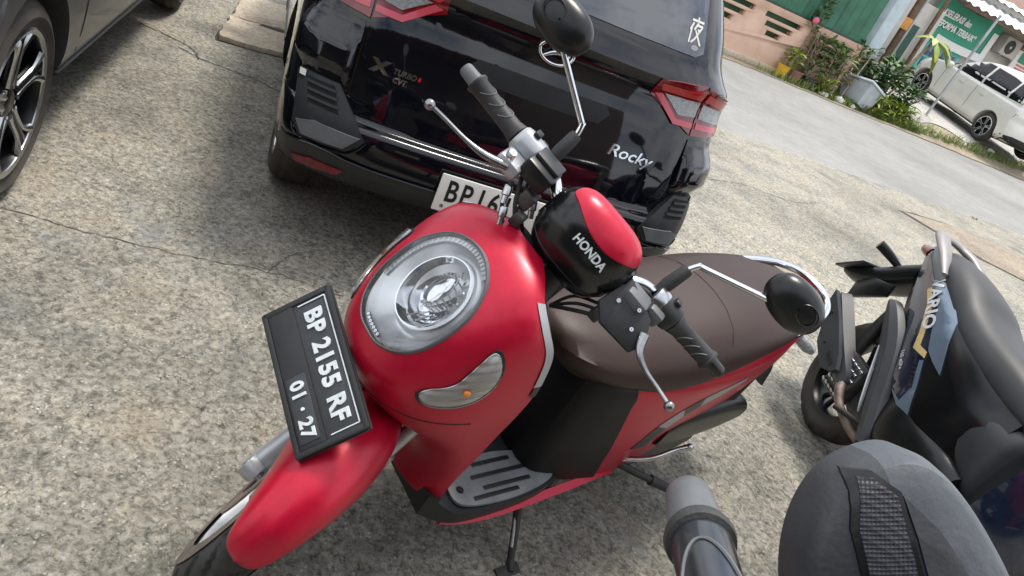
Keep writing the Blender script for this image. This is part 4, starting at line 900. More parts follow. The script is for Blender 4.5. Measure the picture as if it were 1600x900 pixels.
    rf = MB(); rf.loft([ring_(-.26, .06, .60, .575, 3), ring_(-.36, .062, .53, .51, 3), ring_(-.42, .075, .45, .435, 4), ring_(-.465, .078, .365, .352, 4)], 14).build('rear_mudguard', 'black_plastic', root)
    wheel(root, (0, 0, .243), .243, .158, .05, None, 5, 24, 'alloy', 'dusty_rubber', seg=96)
    en = MB(); en.loft([ring_(.50, .05, .30, .20, 3), ring_(.40, .085, .34, .16, 3), ring_(.25, .10, .36, .14, 3), ring_(.10, .10, .36, .16, 3)], 16); en.build('engine', 'engine_grey', root)
    en = MB(); en.loft([[(x, y+.115, z) for x, y, z in ring_(xx, .035, zt, zb, 3)] for xx, zt, zb in ((.30, .30, .16), (.2, .34, .14), (.05, .35, .15), (-.04, .33, .18), (-.08, .28, .22))], 16); en.build('drive_case', 'engine_grey', root)
    en = MB(); en.loft([[(x, y+.145, z) for x, y, z in ring_(xx, .035, zt, zb, 4)] for xx, zt, zb in ((.20, .40, .32), (.14, .43, .30), (-.05, .455, .32), (-.14, .45, .35), (-.17, .43, .37))], 16); en.build('air_filter_box', 'black_plastic', root)
    en = MB(); en.loft([[(x, y-.17, z) for x, y, z in ring_(xx, r_, .27+r_, .27-r_, 2.2)] for xx, r_ in ((.25, .025), (.20, .05), (.0, .06), (-.25, .062), (-.33, .05), (-.345, .02))], 20); en.build('muffler', 'black_plastic', root)
    MB().tube([(.35, -.06, .18), (.30, -.13, .17), (.24, -.17, .24)], .016, 12, 16).build('exhaust_pipe', 'pipe_rust', root)
    MB().tube([(.0, .12, .30), (-.08, .13, .45), (-.14, .12, .58)], [.022, .03, .02], 14).build('rear_shock', 'iron_dark', root)
    MB().tube([(.27, .155, .25), (.22, .20, .30), (.16, .215, .345), (.135, .225, .365)], [.009, .008, .007, .010], 10, 16).ball((.13, .228, .37), .011).build('kick_starter', 'alloy', root)
    MB().tube([(.25, .15, .22), (.19, .20, .215), (.13, .235, .205)], [.012, .011, .010], 10).tube([(.15, .222, .207), (.09, .262, .20)], [.016, .014], 12).build('foot_peg', 'rubber', root)
    # side stand: from the frame to the ground under the left side
    MB().tube([(.60, .13, .20), (.605, .19, .13), (.625, .255, .065), (.640, .285, .052)], [.012, .011, .010, .010], 12, 20).box((.645, .288, .050), (.075, .045, .008), A_([[1, 0, 0], [0, .98, -.178], [0, .178, .98]]), .002).build('side_stand', 'iron_dark', root)
    MB().tube([(.58, .10, .21), (.63, .24, .09)], .004, 8).build('stand_spring', 'alloy', root)
    return root
RED = make_red_scooter()

# =====================================================================
# cars: bodies built from plan slices (local x right, y forward from the rear bumper, z up)
# =====================================================================
def plan(w_, yr, yf, rear, front, n_=10):
    pts = [(fx*w_, yr+dy) for fx, dy in rear]+[(w_, yr+(yf-yr)*t) for t in np.linspace(.14, .86, n_)]+[(fx*w_, yf-dy) for fx, dy in front[::-1]]
    return pts+[(-a, b) for a, b in pts[::-1]]
REAR_SQ = [(.001, 0), (.2, .001), (.4, .004), (.6, .012), (.72, .024), (.82, .046), (.90, .078), (.955, .118), (.985, .175), (1., .29)]
FRONT_RD = [(.001, 0), (.25, .012), (.5, .06), (.7, .14), (.85, .27), (.94, .42), (.99, .56)]
def car_shell(slices, rear=REAR_SQ, front=FRONT_RD, nu=90):
    secs = [[(a, b, z) for a, b in plan(w_, yr, yf, rear, front)] for z, yr, w_, yf in slices]
    return MB().loft(secs, nu, None, True)
def cut_arches(mb, name, m, root, wheels, rad, depth=.34):
    """cut real wheel wells into the shell"""
    o = mb.build(name, m, root, 40)
    cut = MB()
    for x, y, z in wheels:
        s = math.copysign(1, x); cut.lathe([(.001, -depth), (rad, -depth), (rad, .30), (.001, .30)], (x, y, z), (s, 0, 0), 40)
    c = cut.build('cutter', m)
    md = o.modifiers.new('b', 'BOOLEAN'); md.operation = 'DIFFERENCE'; md.object = c; md.solver = 'EXACT'
    o.parent = None
    bpy.context.view_layer.update()
    me = bpy.data.meshes.new_from_object(o.evaluated_get(bpy.context.evaluated_depsgraph_get()))
    o.modifiers.clear(); o.data = me; o.parent = root; bpy.data.objects.remove(c)
    me.shade_smooth(); me.set_sharp_from_angle(angle=R(32))
    wl = MB()
    return o
def car_wheel(root, c, side, Ro=.325, hw=.10, Rr=.22, style=5, rim='alloy', dark='black_plastic'):
    ax = A_([side, 0, 0]); x, y, d = frame_axes(ax); c = A_(c, float)
    b = MB(); b.lathe([(Rr+.006, -hw*.8), (Rr, -hw*.5), (Rr-.01, hw*.3), (Rr-.012, hw*.70), (Rr-.006, hw*.86), (Rr+.008, hw*.90), (Rr+.014, hw*.86)], c, ax, 56)
    wo = b.build('wheel', dark, root)
    MB().lathe([(Rr-.010, hw*.74), (Rr-.006, hw*.865), (Rr+.008, hw*.905), (Rr+.014, hw*.865)], c, ax, 56).build('rim_lip', rim, wo)
    MB().lathe([(Rr-.012, hw*.1), (.04, hw*.35), (.001, hw*.35)], c, ax, 48).build('wheel_backing', 'well_black', wo)
    for k in range(style):
        a0 = 2*math.pi*k/style+.3
        for s in (-1, 1):
            p = []
            for rr, da, h in ((.055, .30, .62), (Rr*.45, .17, .66), (Rr*.75, .13, .74), (Rr-.008, .24, .80)):
                a = a0+s*da; p.append(c+d*hw*h+rr*(math.cos(a)*x+math.sin(a)*y))
            MB().tube(p, [.013, .009, .0085, .014], 8, 10).build('spoke', rim, wo)
        p = [c+d*hw*h+rr*(math.cos(a0)*x+math.sin(a0)*y) for rr, h in ((.05, .5), (Rr-.012, .62))]
        MB().tube(p, [.02, .024], 8).build('spoke_inlay', dark, wo)
    MB().lathe([(.001, hw*.70), (.03, hw*.70), (.045, hw*.62), (.060, hw*.58), (.062, hw*.3)], c, ax, 32).build('hub_cap', dark, wo)
    for k in range(5):
        a = 2*math.pi*(k+.5)/5+.3; MB().lathe([(.001, hw*.66), (.007, hw*.66), (.009, hw*.5)], c+.05*(math.cos(a)*x+math.sin(a)*y), ax, 10).build('wheel_nut', 'alloy', wo)
    tyre_mb(c, ax, Ro, Rr+.006, hw, 80, -1, 25, .006).build('tyre', 'dusty_rubber', wo, 50)
    return wo
def side_panel(body_bvh, poly, side, m, name, parent, off=.004, thick=.008, cell=.08):
    return drape(poly, (side*1.6, 0, 0), (0, 1, 0), (0, 0, 1), (-side, 0, 0), body_bvh, off, thick, cell).build(name, m, parent, 40)

def make_suv():
    root = empty('parked_car', 'glossy black SUV seen from behind with red tail lamps and white number plate', 'car', (.0166, .0465, 0), (0, 0, R(-5.7855)))
    sl = [(.27, .30, .70, 3.80), (.295, .16, .76, 3.90), (.33, .070, .785, 3.96), (.37, .036, .800, 3.985), (.42, .014, .808, 3.99), (.49, .012, .812, 3.99), (.538, .020, .814, 3.985), (.562, .060, .815, 3.97), (.62, .072, .815, 3.96),
          (.70, .090, .816, 3.94), (.78, .112, .817, 3.92), (.86, .136, .812, 3.86), (.93, .160, .806, 3.76), (.985, .170, .800, 3.55), (1.02, .154, .793, 3.25), (1.038, .150, .786, 3.05), (1.07, .188, .768, 2.93), (1.118, .222, .745, 2.85), (1.20, .262, .724, 2.72),
          (1.32, .335, .685, 2.5), (1.45, .415, .645, 2.2), (1.54, .475, .605, 1.95), (1.59, .55, .55, 1.75), (1.62, .70, .45, 1.55), (1.632, .9, .25, 1.4)]
    shell = car_shell(sl, nu=130); bv = shell.bvh()
    sm_ = [(.562, .030) if q[0] == .562 else ((.62, .056) if q[0] == .62 else None) for q in sl]
    bv2 = car_shell([(q[0], (m_[1] if m_ else q[1]), q[2], q[3]) for q, m_ in zip(sl, sm_)], nu=130).bvh()
    W4 = [(.77, .74, .325), (-.77, .74, .325), (.77, 3.26, .325), (-.77, 3.26, .325)]
    cut_arches(shell, 'body', 'black_gloss', root, W4, .375)
    for x, y, z in W4: car_wheel(root, (math.copysign(.67, x), y, .325), math.copysign(1, x))
    MB().box((0, 2.0, .27), (1.36, 3.2, .12), None, .03).build('underbody', 'well_black', root)
    O, A, B, D = (0, -1, 0), (1, 0, 0), (0, 0, 1), (0, 1, 0)
    def dr(poly, name, m, parent=root, off=.004, thick=.008, cell=.035, sm=40): return drape(poly, O, A, B, D, bv, off, thick, cell).build(name, m, parent, sm)
    def dv(poly, name, m, parent=root, off=.004, thick=.008, cell=.02, sm=40): return drape(poly, O, A, B, D, bv2, off, thick, cell).build(name, m, parent, sm)
    mir = lambda p: [(-a, b) for a, b in p][::-1]
    sym = lambda p: p+[(-a, b) for a, b in p[::-1]]
    # tailgate: one panel standing proud of the body so that its shut line is a real gap
    gate = dr(sym([(.20, .565), (.37, .566), (.475, .572), (.51, .598), (.567, .655), (.612, .755), (.618, .84), (.622, 1.035), (.612, 1.08), (.60, 1.13), (.56, 1.16)]), 'tailgate', 'black_gloss', off=.007, thick=.012, cell=.025)
    win = dr(sym([(.25, 1.120), (.53, 1.122), (.565, 1.14), (.54, 1.30), (.49, 1.475), (.25, 1.485)]), 'rear_window', 'sky_glass', off=.011, thick=.012, cell=.05)
    yb = lambda z: float(np.interp(z, [q[0] for q in sl], [q[1] for q in sl]))-.014
    em = MB().tube([(.064*math.cos(a), yb(.978+.040*math.sin(a)), .978+.040*math.sin(a)) for a in np.linspace(0, 2*math.pi, 40)], .0065, 10).build('emblem', 'chrome', gate)
    MB().tube([(-.045, yb(.95), .955), (-.012, yb(.97), .975), (.02, yb(.98), .982), (.05, yb(.97), .975)], [.004, .010, .011, .004], 10, 18).build('emblem_stroke', 'chrome', em)
    MB().tube([(-.012, yb(1.01), 1.012), (-.004, yb(.99), .99), (.004, yb(.975), .975)], [.004, .007, .008], 10, 10).build('emblem_stroke', 'chrome', em)
    tx = dict(bvh=bv, D=(0, 1, 0), off=.0085)
    text_mb('Rocky', .058, (.400, -.5, .738), (1, 0, -.02), (0, 0, 1), (0, -1, 0), .004, bold=.0006, shear=.25, width=1.3, **tx).build('model_badge', 'chrome', gate)
    text_mb('X', .052, (-.552, -.5, .742), (1, 0, 0), (0, 0, 1), (0, -1, 0), .004, bold=.003, width=1.35, **tx).build('grade_badge', 'chrome', gate)
    text_mb('TURBO', .024, (-.470, -.5, .745), (1, 0, 0), (0, 0, 1), (0, -1, 0), .004, bold=.0008, shear=.2, **tx).build('grade_badge', 'chrome', gate)
    text_mb('CVT', .024, (-.482, -.5, .719), (1, 0, 0), (0, 0, 1), (0, -1, 0), .004, bold=.0008, shear=.2, **tx).build('grade_badge', 'chrome', gate)
    dr([(-.424, .738), (-.416, .738), (-.414, .750), (-.422, .750)], 'grade_badge_dot', 'red_lens_bright', gate, .010, .004)
    dr(sym([(.10, .80), (.235, .805), (.27, .845), (.25, .868), (.1, .87)]), 'handle_pocket', 'black_plastic', gate, .0085, .006)
    for p, q in (((-.03, .036), (.03, .036)), ((0, .05), (0, .036)), ((-.020, .028), (-.032, .0)), ((-.026, .010), (-.026, -.042)), ((.002, .030), (-.012, .004)), ((-.002, .022), (.026, .022)), ((.026, .022), (.0, -.024)), ((.0, -.024), (-.016, -.04)), ((-.004, .004), (.032, -.042)), ((.006, .010), (.014, .002))):
        a, b = A_(p)*.92, A_(q)*.92; u = unit(b-a); n_ = A_([-u[1], u[0]])*.0036
        dr([tuple(A_([.505, 1.20])+v_) for v_ in (a-n_, b-n_, b+n_, a+n_)], 'sticker_stroke', 'plate_white', win, .0125, 0, .03)
    dr([tuple(A_([.515, 1.150])+A_([.016*math.cos(t), .009*math.sin(t)])) for t in np.linspace(0, 2*math.pi, 16, endpoint=False)], 'sticker_oval', 'grey_decal', win, .0125, 0, .03)
    clad = dr(sym([(.30, .420), (.442, .421), (.556, .426), (.678, .437), (.77, .425), (.800, .415), (.796, .37), (.775, .325), (.74, .312), (.60, .306), (.3, .303)]), 'bumper_cladding', 'dark_plastic', off=.008, thick=.014)
    for s in (1, -1):
        f = (lambda p: p) if s > 0 else mir
        pn = dv(f([(.585, .457), (.735, .447), (.765, .480), (.782, .62), (.775, .640), (.757, .642), (.655, .646), (.60, .585), (.535, .51)]), 'vent_panel', 'dark_plastic', off=.005, thick=.03, cell=.02)
        dv(f([(.635, .560), (.735, .560), (.752, .628), (.668, .634)]), 'vent_opening', 'well_black', pn, .0075, .004, .03)
        for k in range(3):
            z0 = .571+.021*k; dv(f([(.640+.010*k, z0+.003), (.736+.005*k, z0), (.738+.005*k, z0+.008), (.642+.010*k, z0+.011)]), 'vent_slat', 'dark_plastic', pn, .013, .008, .03)
        dv(f([(.595, .466), (.728, .456), (.752, .492), (.70, .515), (.552, .515)]), 'vent_lower_facet', 'grey_plastic', pn, .012, .010, .03)  # lighter grey stands in for the light on this up-facing facet
        dv(f([(.757, .622), (.776, .620), (.778, .637), (.758, .639)]), 'clip', 'plate_white', pn, .011, .006, .03)
        dr(f([(.585, .360), (.715, .345), (.735, .368), (.678, .390), (.568, .390)]), 'reflector', 'red_lens', clad, .013, .006, .03)
        bul = lambda a_, z_: .004+.034*float(sm(.64, .70, z_))*(1-float(sm(.752, .838, z_)))*float(sm(.622, .65, abs(a_)))
        drape(f([(.628, .645), (.70, .645), (.775, .642), (.792, .70), (.795, .76), (.785, .85), (.70, .855), (.629, .85)]), O, A, B, D, bv, bul, .02, .012).build('quarter_panel', 'black_gloss', root, 50)
        lm = dr(f([(.395, .960), (.615, .868), (.612, 1.045), (.405, 1.030)]), 'tail_lamp', 'red_lens', off=.013, thick=.014, cell=.03)
        dr(f([(.415, 1.018), (.610, 1.033), (.611, 1.003), (.43, .990)]), 'light_band', 'red_lens_bright', lm, .0165, .005, .03)
        dr(f([(.45, .980), (.612, .992), (.613, .932), (.535, .922)]), 'reverse_lens', 'smoke_lens', lm, .0165, .005, .03)
        dr(f([(.41, .970), (.44, .977), (.530, .908), (.613, .910), (.613, .890), (.525, .888)]), 'light_guide', 'pink_lens', lm, .0165, .005, .03)
        lo = dr(f([(.622, .866), (.765, .878), (.790, .94), (.778, 1.015), (.62, 1.045)]), 'tail_lamp', 'red_lens', off=.013, thick=.014, cell=.025)
        dr(f([(.626, 1.032), (.775, 1.008), (.784, .980), (.627, 1.003)]), 'light_band', 'red_lens_bright', lo, .0165, .005, .025)
        dr(f([(.630, .988), (.755, .970), (.752, .922), (.631, .930)]), 'signal_lens', 'smoke_lens', lo, .0165, .005, .025)
        dr(f([(.631, .914), (.755, .910), (.755, .892), (.631, .892)]), 'light_guide', 'pink_lens', lo, .0165, .005, .025)
        side_panel(bv, [(.55, 1.17), (1.35, 1.13), (2.35, 1.13), (2.25, 1.36), (1.9, 1.50), (1.0, 1.52), (.72, 1.40)], s, 'dark_glass', 'side_window', root)
        side_panel(bv, [(1.14, .30), (2.84, .30), (2.84, .44), (1.14, .44)], s, 'dark_plastic', 'sill_cladding', root)
        for y0 in (1.28, 2.28): side_panel(bv, [(y0, .45), (y0+.008, .45), (y0+.008, 1.10), (y0, 1.10)], s, 'well_black', 'door_gap', root, .001, 0)
    def hl(pts, name, off, bvx=bv, r_=.0035):
        P = []
        for x, z in catmull([(a_, b_) for a_, b_ in pts], 60):
            h = bvx.ray_cast(Vector((x, -1, z)), Vector((0, 1, 0)))
            if h[0] is not None: P.append(A_(h[0])+A_([0, -off, 0]))
        MB().tube(P, r_, 8).build(name, 'black_gloss', root)
    hl([(-.795, .417), (-.678, .439), (-.556, .428), (-.442, .423), (-.25, .422)], 'bumper_edge', .010); hl([(.795, .417), (.678, .439), (.556, .428), (.442, .423), (.25, .422)], 'bumper_edge', .010)
    hl([(-.765, .475), (-.735, .444), (-.585, .453), (-.53, .508)], 'panel_edge', .009, bv2); hl([(.765, .475), (.735, .444), (.585, .453), (.53, .508)], 'panel_edge', .009, bv2)
    # number plate
    pn = unit((0, -1, .10)); pb = unit((0, .10, 1)); AX = A_([[1, 0, 0], pb, -pn]); pO = A_([-.033, -.012, .436])
    pl = MB().box(pO, (.450, .134, .010), AX, .004).build('license_plate', 'plate_white', root)
    for tx_, dx in (('BP', -.150), ('1616', .006)): text_mb(tx_, .108, pO+pn*.0052+pb*.008+A_([dx, 0, 0]), (1, 0, 0), pb, pn, .0015, bold=.0018, width=.76, space=1.2).build('plate_number', 'ink_black', pl)
    for s in (-1, 1): MB().lathe([(.001, .004), (.006, .004), (.007, 0)], pO+A_([s*.195, 0, 0])-pb*.045+pn*.005, pn, 14).build('plate_bolt', 'alloy', pl)
    MB().box(pO+A_([0, .022, 0]), (.40, .03, .10), None, .004).build('plate_bracket', 'black_plastic', root)
    MB().tube([(.04, .185, 1.115), (-.02, .21, 1.145), (-.28, .255, 1.22)], [.018, .012, .007], 10, 12).build('rear_wiper', 'black_plastic', root)
    MB().box((0, .44, 1.575), (1.00, .30, .045), None, .018).build('roof_spoiler', 'black_gloss', root)
    for s in (1, -1): MB().loft([[(s*(.80+.16*t), 2.62+.10*math.cos(a)*(1-.2*t), 1.02+.075*math.sin(a)) for a in np.linspace(0, 2*math.pi, 20, endpoint=False)] for t in (0, .5, 1)], 8).build('door_mirror', 'black_gloss', root)
    return root
SUV = make_suv()

def make_hatch(root, paint, L_=4.1, H=1.55, w0=.84, wheels_y=(.72, 3.24), rim='alloy', arch=.365, Rw=.315, van=False):
    k = L_/4.1; hh = H/1.55
    sl = [(.22, .22, .72, 3.90), (.27, .12, .79, 3.98), (.34, .05, .825, 4.05), (.45, .02, w0, 4.10), (.60, .03, w0+.006, 4.08), (.72, .05, w0+.006, 4.02), (.82, .08, w0, 3.92), (.90, .11, w0-.008, 3.72), (.95, .13, w0-.02, 3.42), (1.0, .16, w0-.05, 3.12),
          (1.12, .24, w0-.10, 2.86), (1.25, .34, w0-.15, 2.60), (1.38, .46, w0-.20, 2.30), (1.47, .62, w0-.26, 1.95), (1.52, .85, w0-.36, 1.6), (1.55, 1.1, .25, 1.4)]
    if van: sl = [(z, yr*.42 if z > .8 else yr, w_+(.05 if z > 1.1 else 0), yf) for z, yr, w_, yf in sl]
    sl = [(z*hh, yr*k, w_, yf*k) for z, yr, w_, yf in sl]
    shell = car_shell(sl, nu=90); bv = shell.bvh(); W4 = [(sx*.80, y*k, Rw) for sx in (1, -1) for y in wheels_y]
    cut_arches(shell, 'body', paint, root, W4, arch)
    for x, y, z in W4: car_wheel(root, (math.copysign(w0-.105, x), y, Rw), math.copysign(1, x), Rw, .10, Rw-.10, 5, rim)
    MB().box((0, 2.0*k, .26), (1.36, 3.0*k, .14), None, .03).build('underbody', 'well_black', root)
    g = lambda p: [(y*k, z*hh) for y, z in p]
    for s in (1, -1):
        if van: side_panel(bv, g([(.16, 1.06), (.68, 1.03), (.68, 1.40), (.30, 1.40), (.20, 1.3)]), s, 'dark_glass', 'side_window', root)
        side_panel(bv, g([(.74 if van else .62, 1.03 if van else 1.06), (1.55, 1.0), (1.55, 1.42), (1.0, 1.42), (.74 if van else .80, 1.40 if van else 1.30)]), s, 'dark_glass', 'side_window', root)
        side_panel(bv, g([(1.62, 1.0), (2.85, .98), (2.55, 1.20), (2.2, 1.40), (1.62, 1.42)]), s, 'dark_glass', 'side_window', root)
        side_panel(bv, g([(1.08, .245), (2.90, .245), (2.90, .31), (1.08, .31)]), s, paint, 'sill', root, .012, .02)
        for y0 in (1.58, 2.74): side_panel(bv, g([(y0, .34), (y0+.012, .34), (y0+.012, .99), (y0, .99)]), s, 'well_black', 'door_gap', root, .0015, 0)
        for y0 in (1.25, 2.0): side_panel(bv, g([(y0, .80), (y0+.18, .81), (y0+.18, .835), (y0, .825)]), s, paint, 'door_handle', root, .022, .02)
        side_panel(bv, g([(3.62, .66), (3.98, .62), (3.95, .72), (3.62, .80)]), s, 'lamp_white', 'headlamp', root, .006)
        side_panel(bv, (g([(.05, .74), (.20, .76), (.18, .96), (.07, .96)]) if van else g([(.08, .74), (.36, .78), (.34, .94), (.12, .94)])), s, 'smoke_lens' if van else 'red_lens', 'tail_lamp', root, .006)
        MB().loft([[(s*(w0-.02+.15*t), 2.72*k+.09*math.cos(a)*(1-.2*t), .98*hh+.07*math.sin(a)) for a in np.linspace(0, 2*math.pi, 20, endpoint=False)] for t in (0, .5, 1)], 8).build('door_mirror', paint, root)
    d = lambda p, n_, m, y0, dd: drape(p, (0, y0, 0), (1, 0, 0), (0, 0, 1), (0, dd, 0), bv, .006, .01, .06).build(n_, m, root)
    sy = lambda p: p+[(-a, b) for a, b in p[::-1]]
    d(sy([(.2, 1.04*hh), (.58, 1.04*hh), (.50, 1.36*hh), (.2, 1.38*hh)]), 'rear_window', 'dark_glass', -1, 1)
    d(sy([(.2, 1.02*hh), (.62, 1.02*hh), (.52, 1.38*hh), (.2, 1.40*hh)]), 'windscreen', 'dark_glass', 6, -1)
    d(sy([(.2, .25), (.80, .25), (.815, .40), (.6, .44), (.2, .44)]), 'rear_bumper', 'dark_plastic', -1, 1)
    d(sy([(.2, .26), (.70, .28), (.6, .42), (.2, .42)]), 'front_grille', 'black_plastic', 6, -1)
    return bv
def make_grey_car():
    ph = R(170.4); Lc, yF = 4.1, 3.24
    loc = A_([-1.475, .20])-A_([math.cos(ph)*-.835-math.sin(ph)*yF, math.sin(ph)*-.835+math.cos(ph)*yF])
    root = empty('parked_car', 'dark grey car at the left edge with two-tone alloy wheel', 'car', (loc[0], loc[1], 0), (0, 0, ph))
    make_hatch(root, 'graphite_paint'); return root
GREY = make_grey_car()

# ---------------- white car across the road ----------------
def make_white_car():
    R0, F0 = A_([17.1, 11.6, .335]), A_([17.45, 14.35, .56]); d = F0-R0; hd = math.atan2(-d[0], d[1]); pitch = math.atan2(d[2], math.hypot(d[0], d[1]))
    root = empty('parked_car', 'white minivan parked on the driveway across the road', 'car', (0, 0, 0), (pitch, 0, hd))
    k = 1.09; Mx = Matrix.Rotation(hd, 3, 'Z') @ Matrix.Rotation(pitch, 3, 'X'); off = Mx @ Vector((-.84*k, .72*k*1.0, 0))
    root.location = Vector(R0)-off; root.scale = (k, k, k)
    make_hatch(root, 'pearl_white', H=1.60, van=True); return root
WHITE = make_white_car()

# =====================================================================
# dark blue scooter at the right (local x forward, y left, z up)
# =====================================================================
def oval(x, w_, zt, zb, p=2.6, n_=36, cy=0., sk=0.):
    zc, hz = (zt+zb)/2, (zt-zb)/2; out = []
    for a in np.linspace(0, 2*math.pi, n_, endpoint=False):
        c, s = math.cos(a), math.sin(a); z = zc+hz*math.copysign(abs(s)**(2/p), s); out.append((x+sk*(z-zc), cy+w_*math.copysign(abs(c)**(2/p), c), z))
    return out
mat('taupe_plastic', (.24, .22, .215), .45, .2, var=.12, vscale=14)
mat('cowl_grey', (.034, .037, .042), .45, bump=.08, bscale=300, var=.15, vscale=10)
def make_blue_scooter():
    root = empty('motor_scooter', 'dark blue scooter with black seat and gold stripe at the right edge', 'scooter', (1.5206, -.4725, 0), (-.2082, 0, 4.40545))
    # tail fairing
    secs = []
    for x, w_, zt, zm, zb in ((-.33, .035, .875, .85, .815), (-.25, .075, .87, .83, .755), (-.12, .115, .86, .80, .635), (.02, .150, .835, .775, .545), (.16, .172, .79, .73, .455), (.30, .182, .74, .66, .38), (.44, .180, .70, .60, .35), (.56, .160, .68, .575, .37), (.66, .125, .67, .57, .40)):
        h = [(0, zt), (w_*.55, zt), (w_*.86, zt-.02), (w_, zm), (w_*.985, zm-.03), (w_*.97, (zm+zb)/2-.01), (w_*.90, zb+.012), (w_*.78, zb), (w_*.3, zb-.004)]
        secs.append([(x, a, b) for a, b in h+[(0, zb-.006)]+[(-a, b) for a, b in h[:0:-1]]])
    bd = MB().loft(secs, 70); bv = bd.bvh(); body = bd.build('tail_fairing', 'black_satin', root, 35)
    O, A, B, D = (0, -.6, 0), (1, 0, 0), (0, 0, 1), (0, 1, 0)
    def dr(poly, name, m, parent=body, off=.003, thick=.004, cell=.025): return drape(poly, O, A, B, D, bv, off, thick, cell).build(name, m, parent, 40)
    def both(poly, name, m, off=.003, cell=.025):
        dr(poly, name, m, body, off, .004, cell); q = drape(poly, O, A, B, D, bv, off, .004, cell); mirror_y(q).build(name, m, body, 40)
    both([(-.06, .775), (.02, .80), (.10, .785), (.22, .73), (.285, .665), (.365, .575), (.30, .585), (.24, .60), (.16, .665), (.08, .735)], 'side_panel', 'navy_light', .005)
    both([(-.30, .845), (-.06, .775), (.08, .735), (.16, .665), (.24, .60), (.258, .572), (.33, .50), (.395, .405), (.325, .395), (.235, .415), (.14, .50), (.05, .59), (-.07, .655), (-.18, .735)], 'graphic_panel', 'navy_gloss', .004)
    both([(-.04, .735), (.04, .700), (.135, .615), (.175, .565), (.258, .572), (.245, .592), (.19, .590), (.155, .630), (.06, .715), (-.03, .752)], 'stripe', 'gold_decal', .0065)
    both([(.25, .415), (.325, .396), (.395, .406), (.335, .49), (.262, .565), (.25, .555), (.32, .48), (.365, .418), (.32, .41)], 'edge_stripe', 'navy_light', .0065)
    dtx = unit((.74, 0, -.58)); dty = unit((.50, 0, .80))
    text_mb('VARIO', .078, A_([.055, -.6, .722]), dtx, dty, (0, -1, 0), .0012, bold=.002, shear=.25, width=1.05, bvh=bv, D=(0, 1, 0), off=.0085).build('model_lettering', 'white_letter', body)
    text_mb('160 eSP+', .024, A_([.175, -.6, .505]), dtx, dty, (0, -1, 0), .0012, width=.95, bvh=bv, D=(0, 1, 0), off=.0085).build('small_lettering', 'white_letter', body)
    for k in range(6): dr([(.235+.012*k, .535-.013*k), (.262+.012*k, .545-.013*k), (.265+.012*k, .541-.013*k), (.238+.012*k, .531-.013*k)], 'hatch_mark', 'black_decal', body, .0075, 0, .03)
    # seat
    def seat_(x, w_, zt, ze):
        h = [(0, zt), (w_*.4, zt-.003), (w_*.72, zt-.014), (w_*.93, zt-.042), (w_, ze+.02), (w_*.97, ze), (w_*.8, ze-.02)]
        return [(x, a, b) for a, b in h+[(0, ze-.02)]+[(-a, b) for a, b in h[:0:-1]]]
    MB().loft([seat_(-.235, .03, .875, .86), seat_(-.215, .075, .892, .855), seat_(-.14, .115, .902, .845), seat_(-.02, .145, .892, .81), seat_(.10, .160, .865, .76), seat_(.20, .164, .825, .715), seat_(.32, .163, .80, .685), seat_(.45, .155, .788, .665), seat_(.57, .138, .772, .652), seat_(.66, .105, .748, .65), seat_(.70, .05, .72, .66)], 80).build('seat', 'vinyl_black', root, 60)
    # grab rail: two wide arms joining behind the seat
    MB().tube([(-.02, -.150, .815), (-.12, -.128, .862), (-.24, -.098, .902), (-.30, -.055, .912), (-.315, 0, .914), (-.30, .055, .912), (-.24, .098, .902), (-.12, .128, .862), (-.02, .150, .815)], [.016, .030, .036, .030, .026, .030, .036, .030, .016], 14, 56, flat=.5).build('grab_rail', 'taupe_plastic', root, 60)
    MB().loft([oval(-.30, .06, .86, .80), oval(-.36, .05, .85, .805), oval(-.385, .02, .84, .815)], 8).build('tail_lamp', 'red_lens', root)
    # rear mudguard and number plate carrier
    MB().loft([oval(-.24, .070, .81, .70, 3), oval(-.33, .078, .745, .62, 3), oval(-.43, .082, .665, .565, 3), oval(-.53, .085, .600, .525, 3), oval(-.59, .080, .565, .520, 3)], 16).build('plate_carrier', 'black_plastic', root, 40)
    pN = unit((-.55, -.2, .75)); pA = unit(np.cross((0, 1, 0), pN)); pB = np.cross(pN, pA)
    MB().box((-.545, -.01, .60), (.17, .24, .012), A_([pA, pB, pN]), .006).build('license_plate', 'plate_black', root)
    MB().prism([(-.10, -.05), (.12, -.03), (.14, .02), (.02, .05), (-.08, .03)], (-.38, -.08, .56), unit((.8, 0, .45)), unit((-.45, 0, .8)), (0, 1, 0), .02, .003).build('mudguard_brace', 'black_plastic', root)
    for s in (-1, 1): MB().tube([(-.40, s*.02, .70), (-.44, s*.07, .715), (-.47, s*.125, .725)], [.014, .020, .022], 12, 12).build('rear_signal', 'black_plastic', root)
    # rear wheel
    wheel(root, (-.08, 0, .27), .27, .182, .062, None, 5, 20, 'black_plastic', 'dusty_rubber', seg=96)
    # muffler with shield
    MB().loft([[(x, -.155+.052*math.cos(a)*s, zc+.060*math.sin(a)*s) for a in np.linspace(.3, 2*math.pi+.3, 7)[:-1]] for x, zc, s in ((.07, .27, .35), (.04, .285, .8), (-.10, .345, 1.), (-.28, .430, 1.05), (-.33, .455, .9))], 12, None, True).build('muffler', 'cowl_grey', root, 30)
    sh = MB().prism([(-.325, .490), (-.305, .435), (-.17, .300), (-.045, .250), (.02, .275), (.035, .30), (-.02, .345), (-.16, .42)], (0, -.222, 0), (1, 0, 0), (0, 0, 1), (0, .02, 0), 1, .0).build('muffler_shield', 'cowl_grey', root, 30)
    MB().prism([(-.07, .300), (.0, .287), (-.01, .305), (-.065, .325)], (0, -.2245, 0), (1, 0, 0), (0, 0, 1), (0, .002, 0), 1).build('shield_slot', 'ink_black', sh)
